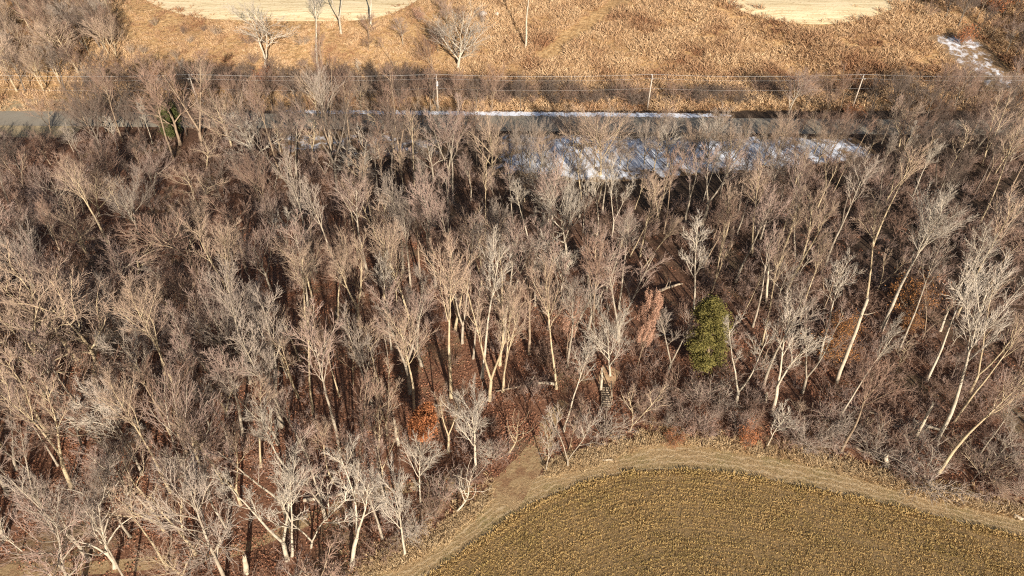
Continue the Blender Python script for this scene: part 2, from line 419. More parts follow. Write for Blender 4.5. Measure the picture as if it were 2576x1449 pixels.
tr_ = sm(spots([(-60, 1436), (120, 1432), (300, 1424), (560, 1392), (700, 1340), (860, 1272), (980, 1235), (1090, 1215), (1190, 1225)]), 60)
strip("footpath", tr_, 1.3, 1.5, 0.016, M_PATH)
road_c = np.array([(-230, 128.0), (-120, 127.2), (-60, 126.0), (0, 124.6), (60, 123.4), (120, 122.6), (230, 122.0)])
road_c = sm(road_c, 120)
strip("road", road_c, 6.4, 6.4, 0.030, M_ROAD, 7)
def offset_curve(c, d_):
    d = np.gradient(c, axis=0); d /= np.linalg.norm(d, axis=1, keepdims=True); return c + np.stack([-d[:, 1], d[:, 0]], 1) * d_
rc = road_c
def seg(c, x0, x1):
    c = np.asarray(c); return c[(c[:, 0] >= x0) & (c[:, 0] <= x1)]
sheet("road_verge", offset_curve(seg(rc, -230, -84), -8), offset_curve(seg(rc, -230, -84), -3.2), 60, 6, 0.016, M_VERGE)
sheet("road_verge", offset_curve(seg(rc, -230, -84), 3.2), offset_curve(seg(rc, -230, -84), 9), 60, 6, 0.016, M_VERGE)
# snow lying in the shade beside the road
sheet("snow_verge", offset_curve(seg(rc, -50, 45), 3.2), offset_curve(seg(rc, -50, 45), 5.4), 120, 5, 0.022, M_SNOWV)
lo = sm([(-4, 104.5), (10, 103.0), (25, 103.5), (45, 106.0), (68, 111.0)], 60)
sheet("snowy_clearing", lo, offset_curve(seg(rc, -4, 68), -4.4), 120, 30, 0.018, M_SNOW)
sheet("snow_patch", [(-45, 112), (-30, 111), (-12, 110)], offset_curve(seg(rc, -45, -12), -4), 60, 12, 0.018, M_SNOW2)

gl = spots([(2310, 85), (2370, 140), (2420, 190), (2500, 235)]); gr = spots([(2440, 80), (2480, 110), (2520, 160), (2600, 215)])
sheet("snowy_gully", gl, gr, 40, 30, 0.05, M_SNOW2)
sheet("snow_patch", spots([(1960, 262), (2060, 250), (2130, 262)]), spots([(1940, 215), (2020, 212), (2080, 222)]), 40, 12, 0.05, M_SNOW2)
# upper fields of pale stubble
fl = sm(spots([(330, -30), (380, 8), (470, 40), (600, 52), (760, 54), (900, 52), (985, 34), (1040, 8), (1080, -30)]), 60)
ft = np.stack([np.linspace(fl[0][0] - 20, fl[-1][0] + 10, 60), np.full(60, 235.0)], 1)
sheet("stubble_field", fl, ft, 90, 30, 0.08, M_STUB)
fl = sm(spots([(1770, -40), (1810, -8), (1860, 25), (1940, 52), (2040, 62), (2140, 55), (2230, 30), (2290, -5), (2330, -40)]), 60)
ft = np.stack([np.linspace(fl[0][0] - 10, fl[-1][0] + 20, 60), np.full(60, 240.0)], 1)
sheet("stubble_field", fl, ft, 90, 30, 0.08, M_STUB)

# ------------------------------------------------------------------ tree growth
UP = np.array([0, 0, 1.0])
def nrm(v): return v / (np.linalg.norm(v, axis=-1, keepdims=True) + 1e-9)
def grow(A, D, L, r0, r1, nseg, wob, trop, g):
    N = len(A); P = np.zeros((N, nseg + 1, 3)); P[:, 0] = A; d = D.copy()
    for k in range(nseg):
        P[:, k + 1] = P[:, k] + d * (L / nseg)[:, None]
        d = nrm(d + g.normal(size=(N, 3)) * wob + UP * trop)
    t = np.linspace(0, 1, nseg + 1)[None]
    Rd = r0[:, None] * (1 - t) + r1[:, None] * t
    return P, Rd
def sprout(P, Rd, L, n, t0, t1, ang, lenf, radf, g, keep_up=0.0, shape=0.5):
    """n children on each parent between t0 and t1"""
    N, S, _ = P.shape
    t = t0 + (t1 - t0) * (np.arange(n)[None] + g.uniform(0.1, 0.9, (N, n))) / n
    f = t * (S - 1); i = np.minimum(f.astype(int), S - 2); fr = (f - i)[..., None]; ar = np.arange(N)[:, None]
    A = P[ar, i] * (1 - fr) + P[ar, i + 1] * fr
    T = nrm(P[ar, i + 1] - P[ar, i]); rr = Rd[ar, i] * (1 - fr[..., 0]) + Rd[ar, i + 1] * fr[..., 0]
    ref = np.where(np.abs(T[..., 2:3]) > 0.85, np.array([1.0, 0.2, 0]), np.array([0, 0.2, 1.0]))
    U = nrm(np.cross(T, ref)); W = np.cross(T, U)
    az = np.arange(n)[None] * 2.4 + g.uniform(0, 6.28, (N, 1)) + g.normal(size=(N, n)) * 0.35
    an = np.radians(ang) * g.uniform(0.65, 1.3, (N, n))
    D = np.cos(an)[..., None] * T + np.sin(an)[..., None] * (np.cos(az)[..., None] * U + np.sin(az)[..., None] * W)
    D = nrm(D + UP * keep_up)
    tt = (t - t0) / (t1 - t0 + 1e-6)
    LL = L[:, None] * lenf * (1 - shape * tt) * g.uniform(0.65, 1.25, (N, n))
    return A.reshape(-1, 3), D.reshape(-1, 3), LL.ravel(), (rr * radf).ravel()

FORMS = {
    # h, trunk radius, clear stem t0, limbs, limb angle, limb length (of h), limb shape, upward pull, wobble trunk / limb, counts of 2nd 3rd 4th order
    'forest':  dict(h=20, r=.25, t0=.57, n=12, ang=32, lf=.29, sh=.45, trop=.055, wt=.035, wl=.09, c=(8, 6, 3), tl=.92),
    'slender': dict(h=20, r=.20, t0=.62, n=9, ang=29, lf=.25, sh=.45, trop=.06, wt=.03, wl=.08, c=(7, 6, 3), tl=.95),
    'fan':     dict(h=15, r=.26, t0=.24, n=13, ang=44, lf=.62, sh=.25, trop=.085, wt=.05, wl=.06, c=(9, 6, 3), tl=.75, lr=.8),
    'oak':     dict(h=15, r=.25, t0=.28, n=11, ang=54, lf=.46, sh=.30, trop=.035, wt=.09, wl=.20, c=(8, 6, 3), tl=.80, lr=.8),
    'birch':   dict(h=18, r=.15, t0=.45, n=12, ang=30, lf=.26, sh=.5, trop=.06, wt=.03, wl=.07, c=(6, 5, 4), tl=.96),
    'sapling': dict(h=8,  r=.07, t0=.30, n=9,  ang=36, lf=.36, sh=.5, trop=.06, wt=.05, wl=.10, c=(5, 4, 3), tl=.95),
    'shade':   dict(h=13, r=.20, t0=.30, n=14, ang=52, lf=.46, sh=.5, trop=.03, wt=.05, wl=.11, c=(8, 6, 4), tl=.92),
}
def make_tree(form, seed, fork=False, bare_limbs=False, dens=1.0):
    p = FORMS[form]; g = np.random.default_rng(seed); h = p['h']
    tr, cr = Geo(), Geo()
    A = np.zeros((1, 3)); A[0, 2] = -0.25; D = nrm(np.array([[g.normal() * .03, g.normal() * .03, 1.0]]))
    if fork:
        base_L = h * (p['t0'] * g.uniform(.25, .6))
        P, Rd = grow(A, D, np.array([base_L]), np.array([p['r'] * 1.15]), np.array([p['r'] * .95]), 4, p['wt'], 0, g)
        Rd[:, 0] *= 1.35; tr.tubes(P, Rd, 8)
        az = g.uniform(0, 6.28); dd = []
        for q in range(2): dd.append([math.cos(az + q * 3.14) * .28, math.sin(az + q * 3.14) * .28, 1])
        A = np.repeat(P[:, -1], 2, 0); D = nrm(np.array(dd)); Ls = np.array([1.0, g.uniform(.75, .98)]) * (h * p['tl'] - base_L)
        P, Rd = grow(A, D, Ls, np.full(2, p['r'] * .72), np.full(2, .03), 10, p['wt'], .03, g)
        t0 = .35; nl = int(p['n'] * .65)
        L0 = np.full(2, h * .85)
    else:
        P, Rd = grow(A, D, np.array([h * p['tl']]), np.array([p['r']]), np.array([.03]), 12, p['wt'], .02, g)
        Rd[:, 0] *= 1.4; t0 = p['t0']; nl = p['n']; L0 = np.array([h * 1.0])
    tr.tubes(P, Rd, 8)
    a, d, l, r = sprout(P, Rd, L0, nl, t0, .98, p['ang'], p['lf'], p.get('lr', .62), g, 0.10, p['sh'])
    r = np.maximum(r, .045)
    P1, R1 = grow(a, d, l, r, np.full(len(a), .024), 7, p['wl'], p['trop'], g); tr.tubes(P1, R1, 5)
    if bare_limbs:
        a, d, l, r = sprout(P1, R1, l, 3, .3, .95, 40, .35, .6, g)
        P2, R2 = grow(a, d, l, np.maximum(r, .015), np.full(len(a), .008), 3, .15, .02, g); cr.tubes(P2, R2, 4)
        return tr.mesh("trunk", True), cr.mesh("crown")
    # second order, plus the leader's own tip shoots
    c2, c3, c4 = p['c']
    a, d, l2, r = sprout(P1, R1, l, c2, .18, .98, 30, .54, .62, g, .08, .45); r = np.clip(r, .026, .08)
    P2, R2 = grow(a, d, l2, r, np.full(len(a), .014), 5, p['wl'] * .9, p['trop'], g); cr.tubes(P2, R2, 3)
    a, d, l3, r = sprout(P2, R2, l2, c3, .15, .98, 26, .50, .7, g, .06, .35); r = np.clip(r, .018, .030)
    l3 = np.maximum(l3, .45)
    P3, R3 = grow(a, d, l3, r, np.full(len(a), .011), 2, p['wl'], p['trop'] * .8, g); cr.tubes(P3, R3, 3)
    n4 = max(1, int(round(c4 * .8 * dens)))
    a, d, l4, r = sprout(P3, R3, l3, n4, .15, 1.0, 23, .72, 1.0, g, .05, .2); r = np.clip(r, .011, .016)
    cr.spikes(a, a + d * np.maximum(l4, .35)[:, None], r)
    tips = P3[:, -1]
    return tr.mesh("trunk", True), cr.mesh("crown"), tips, P3[:, 1]
def make_shrub(seed, h=3.0, n=14, spread=.55, c=(7, 5), thick=1.0):
    g = np.random.default_rng(seed); cr = Geo()
    az = g.uniform(0, 6.28, n); rad = g.uniform(0, .35, n)
    A = np.stack([np.cos(az) * rad, np.sin(az) * rad, np.full(n, -.1)], 1)
    D = nrm(np.stack([np.cos(az) * spread * g.uniform(.3, 1.3, n), np.sin(az) * spread * g.uniform(.3, 1.3, n), np.ones(n)], 1))
    L = h * g.uniform(.6, 1.1, n)
    P, Rd = grow(A, D, L, np.full(n, .035 * thick), np.full(n, .012), 5, .14, -.01, g); 
    st = Geo(); st.tubes(P, Rd, 4)
    a, d, l, r = sprout(P, Rd, L, c[0], .2, .98, 42, .42, .7, g, .05, .3); r = np.clip(r, .011, .03)
    P2, R2 = grow(a, d, l, r, np.full(len(a), .007), 3, .14, .02, g); cr.tubes(P2, R2, 3)
    a, d, l, r = sprout(P2, R2, l, c[1], .1, 1, 38, .6, 1, g, .03, .2)
    cr.spikes(a, a + d * np.maximum(l, .25)[:, None], np.clip(r, .008, .012))
    return st.mesh("stem"), cr.mesh("twig_mass"), P2[:, -1]

LIB = {}
def lib(key, *a, **k): LIB[key] = make_tree(*a, **k)
for i in range(8): lib(('forest', i), 'forest', 100 + i, fork=(i in (2, 4, 6)))
for i in range(6): lib(('slender', i), 'slender', 200 + i, fork=(i in (3, 5)))
for i in range(5): lib(('fan', i), 'fan', 300 + i, fork=(i in (1, 4)))
for i in range(4): lib(('oak', i), 'oak', 400 + i, fork=(i == 2))
for i in range(3): lib(('birch', i), 'birch', 500 + i, fork=(i == 2))
for i in range(3): lib(('sapling', i), 'sapling', 600 + i, fork=(i == 1))
for i in range(2): lib(('shade', i), 'shade', 700 + i)
for i in range(2): lib(('dead', i), 'oak', 800 + i, bare_limbs=True)
NVAR = {'forest': 8, 'slender': 6, 'fan': 5, 'oak': 4, 'birch': 3, 'sapling': 3, 'shade': 2, 'dead': 2}
LIBH = {k: max(v.co.z for v in LIB[k][1].vertices) for k in LIB}
SHR = [make_shrub(900 + i, 3.0, 16, (.5, .75, .35, .9)[i]) for i in range(4)]

def setmat(o, m):
    if not o.data.materials: o.data.materials.append(m)
    o.material_slots[0].link = 'OBJECT'; o.material_slots[0].material = m

PLACED = []          # (x, y, radius)
TREES = []           # auto-labelled later
def place(form, base, h, lean_x=0.0, lean_y=0.0, tone='tan', wide=1.0, var=None, rz=None, name="bare_tree", label=None, cat="tree", group=None):
    if name == 'bare_tree' and h < 9.5 and label is None: name = 'young_tree'
    elif name == 'bare_tree' and form == 'slender': name = 'slender_tree'
    elif name == 'bare_tree' and form == 'fan': name = 'spreading_tree'
    if var is None: var = rng.randrange(NVAR[form])
    key = (form, var); L = LIB[key]
    e = empty(name, base); s = h / LIBH[key]
    rz = rng.uniform(0, 6.28) if rz is None else rz
    ax = math.atan2(lean_x, h); ay = math.atan2(lean_y, h)
    e.rotation_euler = (Matrix.Rotation(ax, 3, 'Y') @ Matrix.Rotation(-ay, 3, 'X') @ Matrix.Rotation(rz, 3, 'Z')).to_euler()
    q_ = rng.uniform(.88, 1.14) if label is None else 1.0; e.scale = (s * wide * q_, s * wide / q_, s)
    t = link("trunk", L[0], None, e); setmat(t, BARK[tone])
    c = link("crown", L[1], None, e); setmat(c, TWIG[tone])
    if label: tag(e, label, cat, group)
    else: TREES.append(dict(o=e, base=base, h=h, form=form, tone=tone, cat=cat, lean=lean_x, name=name, var=var))
    if group: e["group"] = group
    PLACED.append((base[0], base[1], 1.0))
    return e

# ------------------------------------------------------------------ trees picked out one by one: base, top (photograph points), form, bark tone, width, label
HERO = [
 # along the road, left to centre
 (585,378,540,205,'fan','tan',1.35,0,"broad fan-crowned tan tree by the road, right of the small leaning cedar"),
 (383,362,350,235,'birch','white',1.15,0,"white-barked tree standing just left of the small leaning cedar by the road"),
 (300,385,270,285,'birch','white',1.1,1,"smaller pale-barked tree below the left end of the roadside wood"),
 (646,437,640,290,'oak','white',1.25,0,"crooked pale oak with wide gnarled limbs below the broad fan-crowned tree"),
 (520,425,522,330,'oak','tan',1.2,1,"low crooked tan oak between the leaning cedar and the gnarled pale oak"),
 (390,490,375,355,'fan','mauve',1.05,1,"mauve round-crowned tree below the small leaning cedar"),
 (925,480,893,320,'oak','white',1.2,2,"pale gnarled oak with heavy twisting limbs left of the snowy clearing"),
 (955,350,940,235,'oak','tan',1.1,3,"knotted tan oak standing at the road edge above the pale gnarled oak"),
 (800,290,770,155,'fan','tan',1.1,2,"tan fan-crowned tree beyond the road near the red-leaved shrub"),
 (1090,455,1085,330,'oak','grey',1.25,0,"wide grey oak left of the snowy clearing with low twisting limbs"),
 (1108,362,1085,250,'oak','white',1.1,1,"pale twisting tree at the roadside below the pole with the transformer"),
 (1238,440,1222,262,'fan','tan',0.95,0,"tan fan-crowned tree at the left edge of the snowy clearing"),
 (1510,440,1530,245,'fan','tan',1.2,2,"yellowish many-limbed fan tree standing in the middle of the snowy clearing"),
 (1670,318,1682,245,'oak','brown',1.0,2,"small brown oak by the road right under the middle utility pole"),
 (2262,368,2290,230,'fan','tan',1.05,0,"pale feathery fan-crowned tree in the brush right of the snowy clearing"),
 (1822,332,1800,250,'oak','grey',1.1,3,"leaning grey tree by the road beyond the right part of the snowy clearing"),
 (1875,352,1878,296,'fan','tan',1.2,1,"first low pale fan-shaped tree on the far side of the snowy clearing"),
 (1925,352,1932,298,'fan','tan',1.1,2,"low pale fan-shaped tree just right of its twin beside the snow"),
 (2000,392,2010,318,'oak','brown',1.3,0,"dark spreading oak throwing its branches over the right end of the snow"),
 # middle of the wood
 (497,532,515,412,'oak','tan',1.2,2,"pale tan oak with a rounded open crown in the left wood"),
 (690,585,660,470,'fan','mauve',0.95,0,"mauve fan-topped tree at the dark hollow left of centre"),
 (745,570,750,465,'fan','grey',0.9,1,"dull grey tree touching the mauve fan-topped tree on its right"),
 (165,545,105,410,'fan','mauve',1.2,2,"wide mauve tree near the left edge of the wood"),
 (250,545,240,385,'fan','tan',1.05,0,"olive tan fan-crowned tree right of the wide mauve tree"),
 (1425,645,1405,420,'fan','white',0.85,2,"very pale dense-limbed tree left of the white birch clump"),
 (1330,605,1285,440,'slender','white',1.2,0,"pale fine-twigged tree second left of the white birch clump"),
 (1505,585,1510,405,'birch','white',0.9,0,"tallest white birch in the clump below the snowy clearing"),
 (1465,602,1470,440,'birch','white',0.8,1,"slim white birch on the left side of the birch clump"),
 (1539,598,1572,400,'birch','white',0.9,2,"forked white birch on the right side of the birch clump"),
 (1555,562,1548,425,'birch','white',0.8,0,"slight white birch at the back of the birch clump"),
 (1610,645,1650,435,'slender','tan',1.25,1,"tan open-crowned tree right of the white birch clump"),
 (1585,645,1680,490,'slender','tan',1.0,2,"tan tree leaning strongly right above the bare brown opening"),
 (1618,674,1745,520,'forest','tan',0.9,0,"heavy tan trunk leaning far right over the bare brown opening"),
 (1893,642,1898,385,'forest','tan',0.8,1,"straight tan tree with a tall brown crown right of the leaning trunks"),
 (2000,650,2015,395,'forest','mauve',0.85,3,"tall mauve-brown crowned tree two to the right of the leaning trunks"),
 (1975,740,2075,465,'forest','tan',0.9,2,"forked tan tree leaning right toward the right-hand tall stand"),
 (1744,798,1777,545,'birch','white',1.2,1,"bright white tree with a rounded crown above the green cedar"),
 (1790,735,1845,560,'slender','tan',0.85,3,"twin-stemmed tan tree just beyond the green cedar"),
 # the tall stand on the right
 (2178,768,2225,470,'slender','tan',0.95,0,"tall clear-stemmed tree in the right stand with a narrow open crown"),
 (2215,832,2385,425,'forest','white',0.95,0,"thickest and broadest-crowned pale tree in the tall right stand"),
 (2114,1046,2262,775,'slender','white',0.75,1,"thin pale trunk slanting right in front of the tall right stand"),
 (2365,832,2470,520,'slender','white',0.9,2,"tall pale-stemmed tree near the right edge of the photograph"),
 (2405,800,2560,450,'slender','tan',0.9,1,"tall slanting tree with its crown cut by the right edge"),
 (2355,1108,2590,640,'forest','white',0.8,3,"long pale slanting trunk low at the right edge of the wood"),
 (2400,1060,2610,760,'slender','tan',0.85,0,"slanting tan trunk just right of the long pale slanting trunk"),
 (2060,905,2130,610,'slender','white',1.0,1,"pale straight trunk rising behind the tall orange-leaved shrub"),
 (2330,960,2490,640,'slender','white',0.9,0,"long cream trunk slanting right across the dark floor of the right wood"),
 (2440,985,2600,700,'slender','tan',0.9,3,"slanting tan trunk reaching out of the frame at the right edge"),
 (2010,820,2050,560,'slender','tan',0.9,2,"upright tan trunk at the left side of the tall right stand"),
 (2262,880,2380,600,'slender','grey',0.85,2,"slim grey tree between the two orange-leaved bushes in the right stand"),
 (1942,1043,2030,765,'forest','white',0.9,2,"pale forked tree with a wide crown right of the green cedar"),
 (1850,1022,1915,790,'slender','white',1.1,3,"pale leaning tree between the green cedar and the pale forked tree"),
 (1930,1123,1980,1000,'sapling','white',1.1,0,"slim pale sapling beside the rust bush at the track edge"),
 (2456,1157,2560,980,'slender','grey',1.0,0,"bare grey tree leaning right close to the right end of the track"),
 (2497,1173,2572,1055,'oak','grey',1.0,1,"small crooked grey tree at the far right end of the track"),
 # centre
 (1045,1050,1025,765,'forest','tan',0.9,1,"tall tan tree standing behind the rust-leaved sapling"),
 (1135,1000,1105,555,'forest','tan',0.75,0,"tallest and thickest tan tree in the centre of the wood"),
 (1232,1008,1235,680,'forest','tan',0.8,4,"tall straight tree right of the tallest central tree"),
 (1265,985,1300,715,'slender','tan',0.95,3,"light tan tree with branches reaching right, close beside a straight trunk"),
 (1400,978,1388,645,'forest','tan',0.7,3,"slim upright tan tree left of the copper-leaved beech"),
 (1418,1085,1490,850,'slender','white',1.0,1,"pale tree leaning right toward the timber steps"),
 (1535,945,1525,735,'fan','white',0.8,0,"dense silvery tree directly left of the copper-leaved beech"),
 (909,850,880,585,'forest','tan',0.9,2,"tan tree with a rounded top left of the tallest central tree"),
 (985,880,938,640,'slender','white',0.9,2,"whitish fine-branched tree leaning left near the centre"),
 (765,865,768,615,'forest','tan',1.0,0,"full round-crowned tan tree left of centre"),
 (850,805,855,560,'forest','tan',0.8,1,"narrow tan tree just right of the full round-crowned tree"),
 (560,890,500,685,'fan','mauve',1.1,0,"pinkish mauve fan-crowned tree leaning left in the left wood"),
 (630,965,590,640,'forest','grey',0.8,3,"thick grey trunk behind the pinkish mauve fan-crowned tree"),
 (240,965,220,690,'oak','tan',1.2,3,"great crooked tan oak with long sprawling limbs at left"),
 (110,1015,70,740,'oak','tan',1.0,0,"ochre crooked oak near the left edge below the sprawling oak"),
 (345,940,330,815,'forest','mauve',1.1,1,"small mauve tree right of the great crooked oak"),
 (345,725,400,560,'oak','tan',1.25,1,"sprawling tan oak with a white-lit limb in the upper left wood"),
 (465,1235,450,930,'fan','mauve',0.75,2,"mauve broad-twigged tree low in the left wood"),
 (606,1270,520,1050,'forest','tan',0.8,4,"pale trunk leaning left beside the red leaf clearing"),
 (656,1174,640,925,'slender','tan',0.9,0,"straight yellow-tan trunk above the red leaf clearing"),
 (430,1238,270,935,'forest','tan',0.8,0,"thick tan trunk leaning left behind the curved fallen log"),
 (180,1228,45,930,'forest','tan',0.85,2,"thickest leaning trunk at the lower left edge"),
 (723,1408,640,1150,'forest','white',1.0,4,"near-white forked tree at the bottom edge, right of the red leaf clearing"),
 (735,1398,722,1130,'slender','white',0.9,1,"upright white trunk touching the near-white forked tree"),
 (783,1378,770,1225,'sapling','white',1.3,1,"small pale tree right of the near-white forked tree"),
 (570,1470,455,1195,'shade','grey',0.85,0,"dense grey many-twigged tree at the bottom edge"),
 (413,1337,260,1165,'oak','tan',1.1,2,"fork-limbed tan tree leaning left at lower left"),
 (290,1428,250,1250,'dead','white',1.0,0,"dead crooked pale tree at the bottom left"),
 (1019,1395,1003,1160,'shade','white',0.62,1,"pale single-stemmed tree at the wood edge nearest the bottom"),
 (1058,1262,1050,1080,'shade','white',0.65,0,"small white upright tree in front of the rust-leaved sapling"),
 (1149,1288,1235,1180,'dead','white',1.0,1,"bare crooked trunk bent right at the mouth of the footpath"),
 (885,1422,890,1150,'forest','white',.9,2,"forked pale tree beside the bottom edge left of the track"),
 (1197,1185,1208,972,'shade','white',0.85,1,"white round-crowned tree near the bend of the track"),
 (1128,1137,1130,955,'forest','tan',0.85,2,"V-forked tan tree right behind the white round-crowned tree"),
 (1282,1138,1335,1040,'dead','tan',0.9,1,"broken leaning tan trunk beside the footpath"),
 (952,1135,955,950,'oak','tan',0.75,1,"bent tan tree left of the rust-leaved sapling"),
 (974,1095,968,890,'slender','tan',0.85,3,"cluster-stemmed tan tree behind the bent tan tree"),
 (1585,1085,1650,965,'sapling','tan',1.1,1,"thin leaning sapling right of the timber steps"),
 (1372,1185,1410,1080,'sapling','grey',1.2,0,"forked grey sapling at the track edge right of the footpath"),
 (1428,1175,1450,1030,'sapling','grey',1.1,1,"grey sapling at the track edge below the timber steps"),
 # on the hillside
 (1152,172,1160,5,'fan','white',1.9,0,"great spreading pale tree alone on the golden hillside"),
 (1322,122,1328,-130,'forest','white',1.1,1,"white-trunked tall tree beside the mown strip on the hillside"),
 (798,158,778,-70,'forest','white',1.15,0,"tall white-trunked tree below the left stubble field"),
 (668,168,655,-5,'oak','white',1.15,2,"pale crooked tree at the lower edge of the left stubble field"),
 (933,64,915,-130,'forest','white',1.1,2,"dark-limbed tall tree at the right end of the left stubble field"),
 (858,84,838,-130,'forest','white',1.05,4,"tall tree between two others along the left stubble field"),
 (992,168,950,85,'slender','brown',1.1,0,"thin brown tree left of the great spreading hillside tree"),
 (1090,180,1060,75,'fan','brown',0.7,1,"brown many-stemmed tree touching the great spreading tree on its left"),
 (905,202,905,143,'birch','white',1.2,0,"little white tree above the roadside wood left of the transformer pole"),
]
for bx, by, tx, ty, form, tone, wide, var, lab in HERO:
    b = spot(bx, by); h, lx = height_for(b, tx, ty)
    h = min(max(h, 2.0), 30); lx = max(-h * .45, min(h * .45, lx))
    nm = {'sapling': 'sapling', 'birch': 'birch_tree', 'dead': 'dead_tree', 'oak': 'oak_tree'}.get(form, 'bare_tree')
    place(form, b, h, lx, rng.uniform(-.5, .5), tone, wide, var, name=nm, label=lab)

# ------------------------------------------------------------------ the rest of the wood
def inpoly(px, py, poly):
    c = False; j = len(poly) - 1
    for i in range(len(poly)):
        xi, yi = poly[i]; xj, yj = poly[j]
        if (yi > py) != (yj > py) and px < (xj - xi) * (py - yi) / (yj - yi) + xi: c = not c
        j = i
    return c
WOOD = [(-260, 350), (180, 345), (600, 360), (1000, 375), (1210, 445), (1300, 500), (1780, 500), (1900, 440), (2150, 400), (2760, 392), (2900, 1340), (2500, 1262), (2400, 1240), (2250, 1203), (2130, 1168), (1990, 1132), (1850, 1112),
        (1680, 1090), (1570, 1118), (1480, 1148), (1390, 1165), (1300, 1150), (1180, 1255), (1110, 1325), (1020, 1380), (930, 1420), (840, 1560), (-260, 1560)]
KEEP_OUT = [[(1560, 620), (1740, 620), (1740, 770), (1590, 770)], [(590, 1170), (720, 1170), (720, 1440), (600, 1440)], [(1230, 1010), (1450, 990), (1410, 1160), (1250, 1250)],
            [(1470, 935), (1570, 935), (1570, 1080), (1470, 1080)], [(1700, 740), (1850, 740), (1850, 1010), (1700, 1010)], [(1565, 720), (1650, 720), (1650, 960), (1565, 960)], [(950, 1040), (1250, 1040), (1250, 1140), (950, 1140)], [(1005, 1135), (1110, 1135), (1110, 1300), (1005, 1300)], [(1165, 1180), (1245, 1180), (1245, 1290), (1165, 1290)]]
def scatter_region(poly, n, mind, keep=True, tries=40000):
    xs_ = [p[0] for p in poly]; ys_ = [p[1] for p in poly]
    cs = np.array([spot(min(max(x, -400), 3000), max(y, -40)) for x, y in poly]); x0, x1 = cs[:, 0].min(), cs[:, 0].max(); y0, y1 = cs[:, 1].min(), cs[:, 1].max()
    out = []
    for _ in range(tries):
        if len(out) >= n: break
        x, y = rng.uniform(x0, x1), rng.uniform(y0, y1); z = float(ground_z(x, y)); px, py = to_px((x, y, z))
        if not inpoly(px, py, poly): continue
        if keep and any(inpoly(px, py, k) for k in KEEP_OUT): continue
        if any((x - a) ** 2 + (y - b) ** 2 < (mind * .5 + r * mind * .5) ** 2 for a, b, r in PLACED): continue
        PLACED.append((x, y, 1.0)); out.append((np.array([x, y, z]), px, py))
    return out
OPEN_ROWS = [(-300, 190, 322), (1250, 1345, 405), (1345, 1480, 372), (1480, 1570, 365), (1570, 1660, 425), (1660, 1860, 365), (1860, 2120, 372), (1560, 1740, 760), (590, 720, 1440), (1700, 1850, 960), (1480, 1660, 930), (1250, 1420, 1040), (2250, 2420, 640)]
def clear_height(b, px, py, h):
    """lower a filler tree so that it does not stand in front of a tree picked out by hand or of open ground behind it"""
    for x0, x1, row in OPEN_ROWS:
        if x0 < px < x1 and py > row: h = min(h, height_for(b, px, row)[0])
    for bx, by, tx, ty, *_ in HERO:
        cx = tx + (bx - tx) * .25
        if abs(px - cx) < 42 and by < py: h = min(h, height_for(b, px, ty + .62 * (by - ty))[0])
    return h
def wc(opts): return rng.choices([o for o, _ in opts], [w for _, w in opts])[0]
for b, px, py in scatter_region(WOOD, 230, 2.8):
    right = px > 1850
    if right and rng.random() < .3 and py > 560: continue
    if right: form = wc([('slender', 7), ('forest', 2)]); tone = wc([('tan', 3), ('grey', 2), ('mauve', 1), ('brown', 2), ('dark', 2), ('white', 1)])
    elif px < 700: form = wc([('fan', 5), ('forest', 4), ('oak', 4)]); tone = wc([('tan', 3), ('mauve', 4), ('grey', 2), ('brown', 2)])
    else: form = wc([('forest', 7), ('slender', 5), ('fan', 1)]); tone = wc([('tan', 5), ('grey', 3), ('mauve', 3), ('white', 1), ('brown', 1)])
    h = {'forest': rng.uniform(15, 20), 'slender': rng.uniform(16, 23), 'fan': rng.uniform(11, 15), 'oak': rng.uniform(10, 15), 'shade': rng.uniform(7, 12)}[form]
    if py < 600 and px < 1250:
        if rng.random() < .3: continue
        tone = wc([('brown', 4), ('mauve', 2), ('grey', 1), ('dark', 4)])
    if py < 560 and px > 1700: h *= .66
    h = clear_height(b, px, py, h)
    if h < 4.5: continue
    if h < 8 and form in ('forest', 'slender'): form = wc([('fan', 1), ('shade', 1)])
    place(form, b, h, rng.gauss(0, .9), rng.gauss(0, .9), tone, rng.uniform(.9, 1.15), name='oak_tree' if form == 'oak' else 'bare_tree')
for b, px, py in scatter_region(WOOD, 95, 2.2):
    h = clear_height(b, px, py, rng.uniform(5, 10))
    if h < 3: continue
    place('sapling', b, h, rng.gauss(0, .6), rng.gauss(0, .6), wc([('grey', 3), ('tan', 2), ('mauve', 2), ('brown', 3), ('dark', 4 if px > 1900 or py < 650 else 1), ('white', 1)]), rng.uniform(.9, 1.5), name='sapling')
LOWLEFT = [(-120, 900), (900, 900), (1000, 1150), (960, 1380), (860, 1470), (-120, 1520)]
for b, px, py in scatter_region(LOWLEFT, 46, 2.3):
    place(wc([('forest', 4), ('slender', 4), ('shade', 1)]), b, rng.uniform(10, 16), rng.gauss(-.3, .8), rng.gauss(0, .7), wc([('mauve', 4), ('tan', 3), ('grey', 3), ('white', 1)]), rng.uniform(.9, 1.15), name='bare_tree')
MIDWOOD = [(880, 470), (1880, 510), (2080, 470), (2080, 700), (1800, 900), (1400, 960), (880, 960)]
for b, px, py in scatter_region(MIDWOOD, 60, 2.4):
    h = clear_height(b, px, py, rng.uniform(13, 18))
    if h < 6: continue
    place(wc([('forest', 6), ('slender', 3)]), b, h, rng.gauss(0, .8), rng.gauss(0, .7), wc([('tan', 5), ('grey', 3), ('mauve', 4), ('brown', 2)]), rng.uniform(.9, 1.15), name='bare_tree')
CLEARING = [(1270, 395), (1860, 390), (2080, 385), (2080, 420), (1860, 445), (1270, 450)]
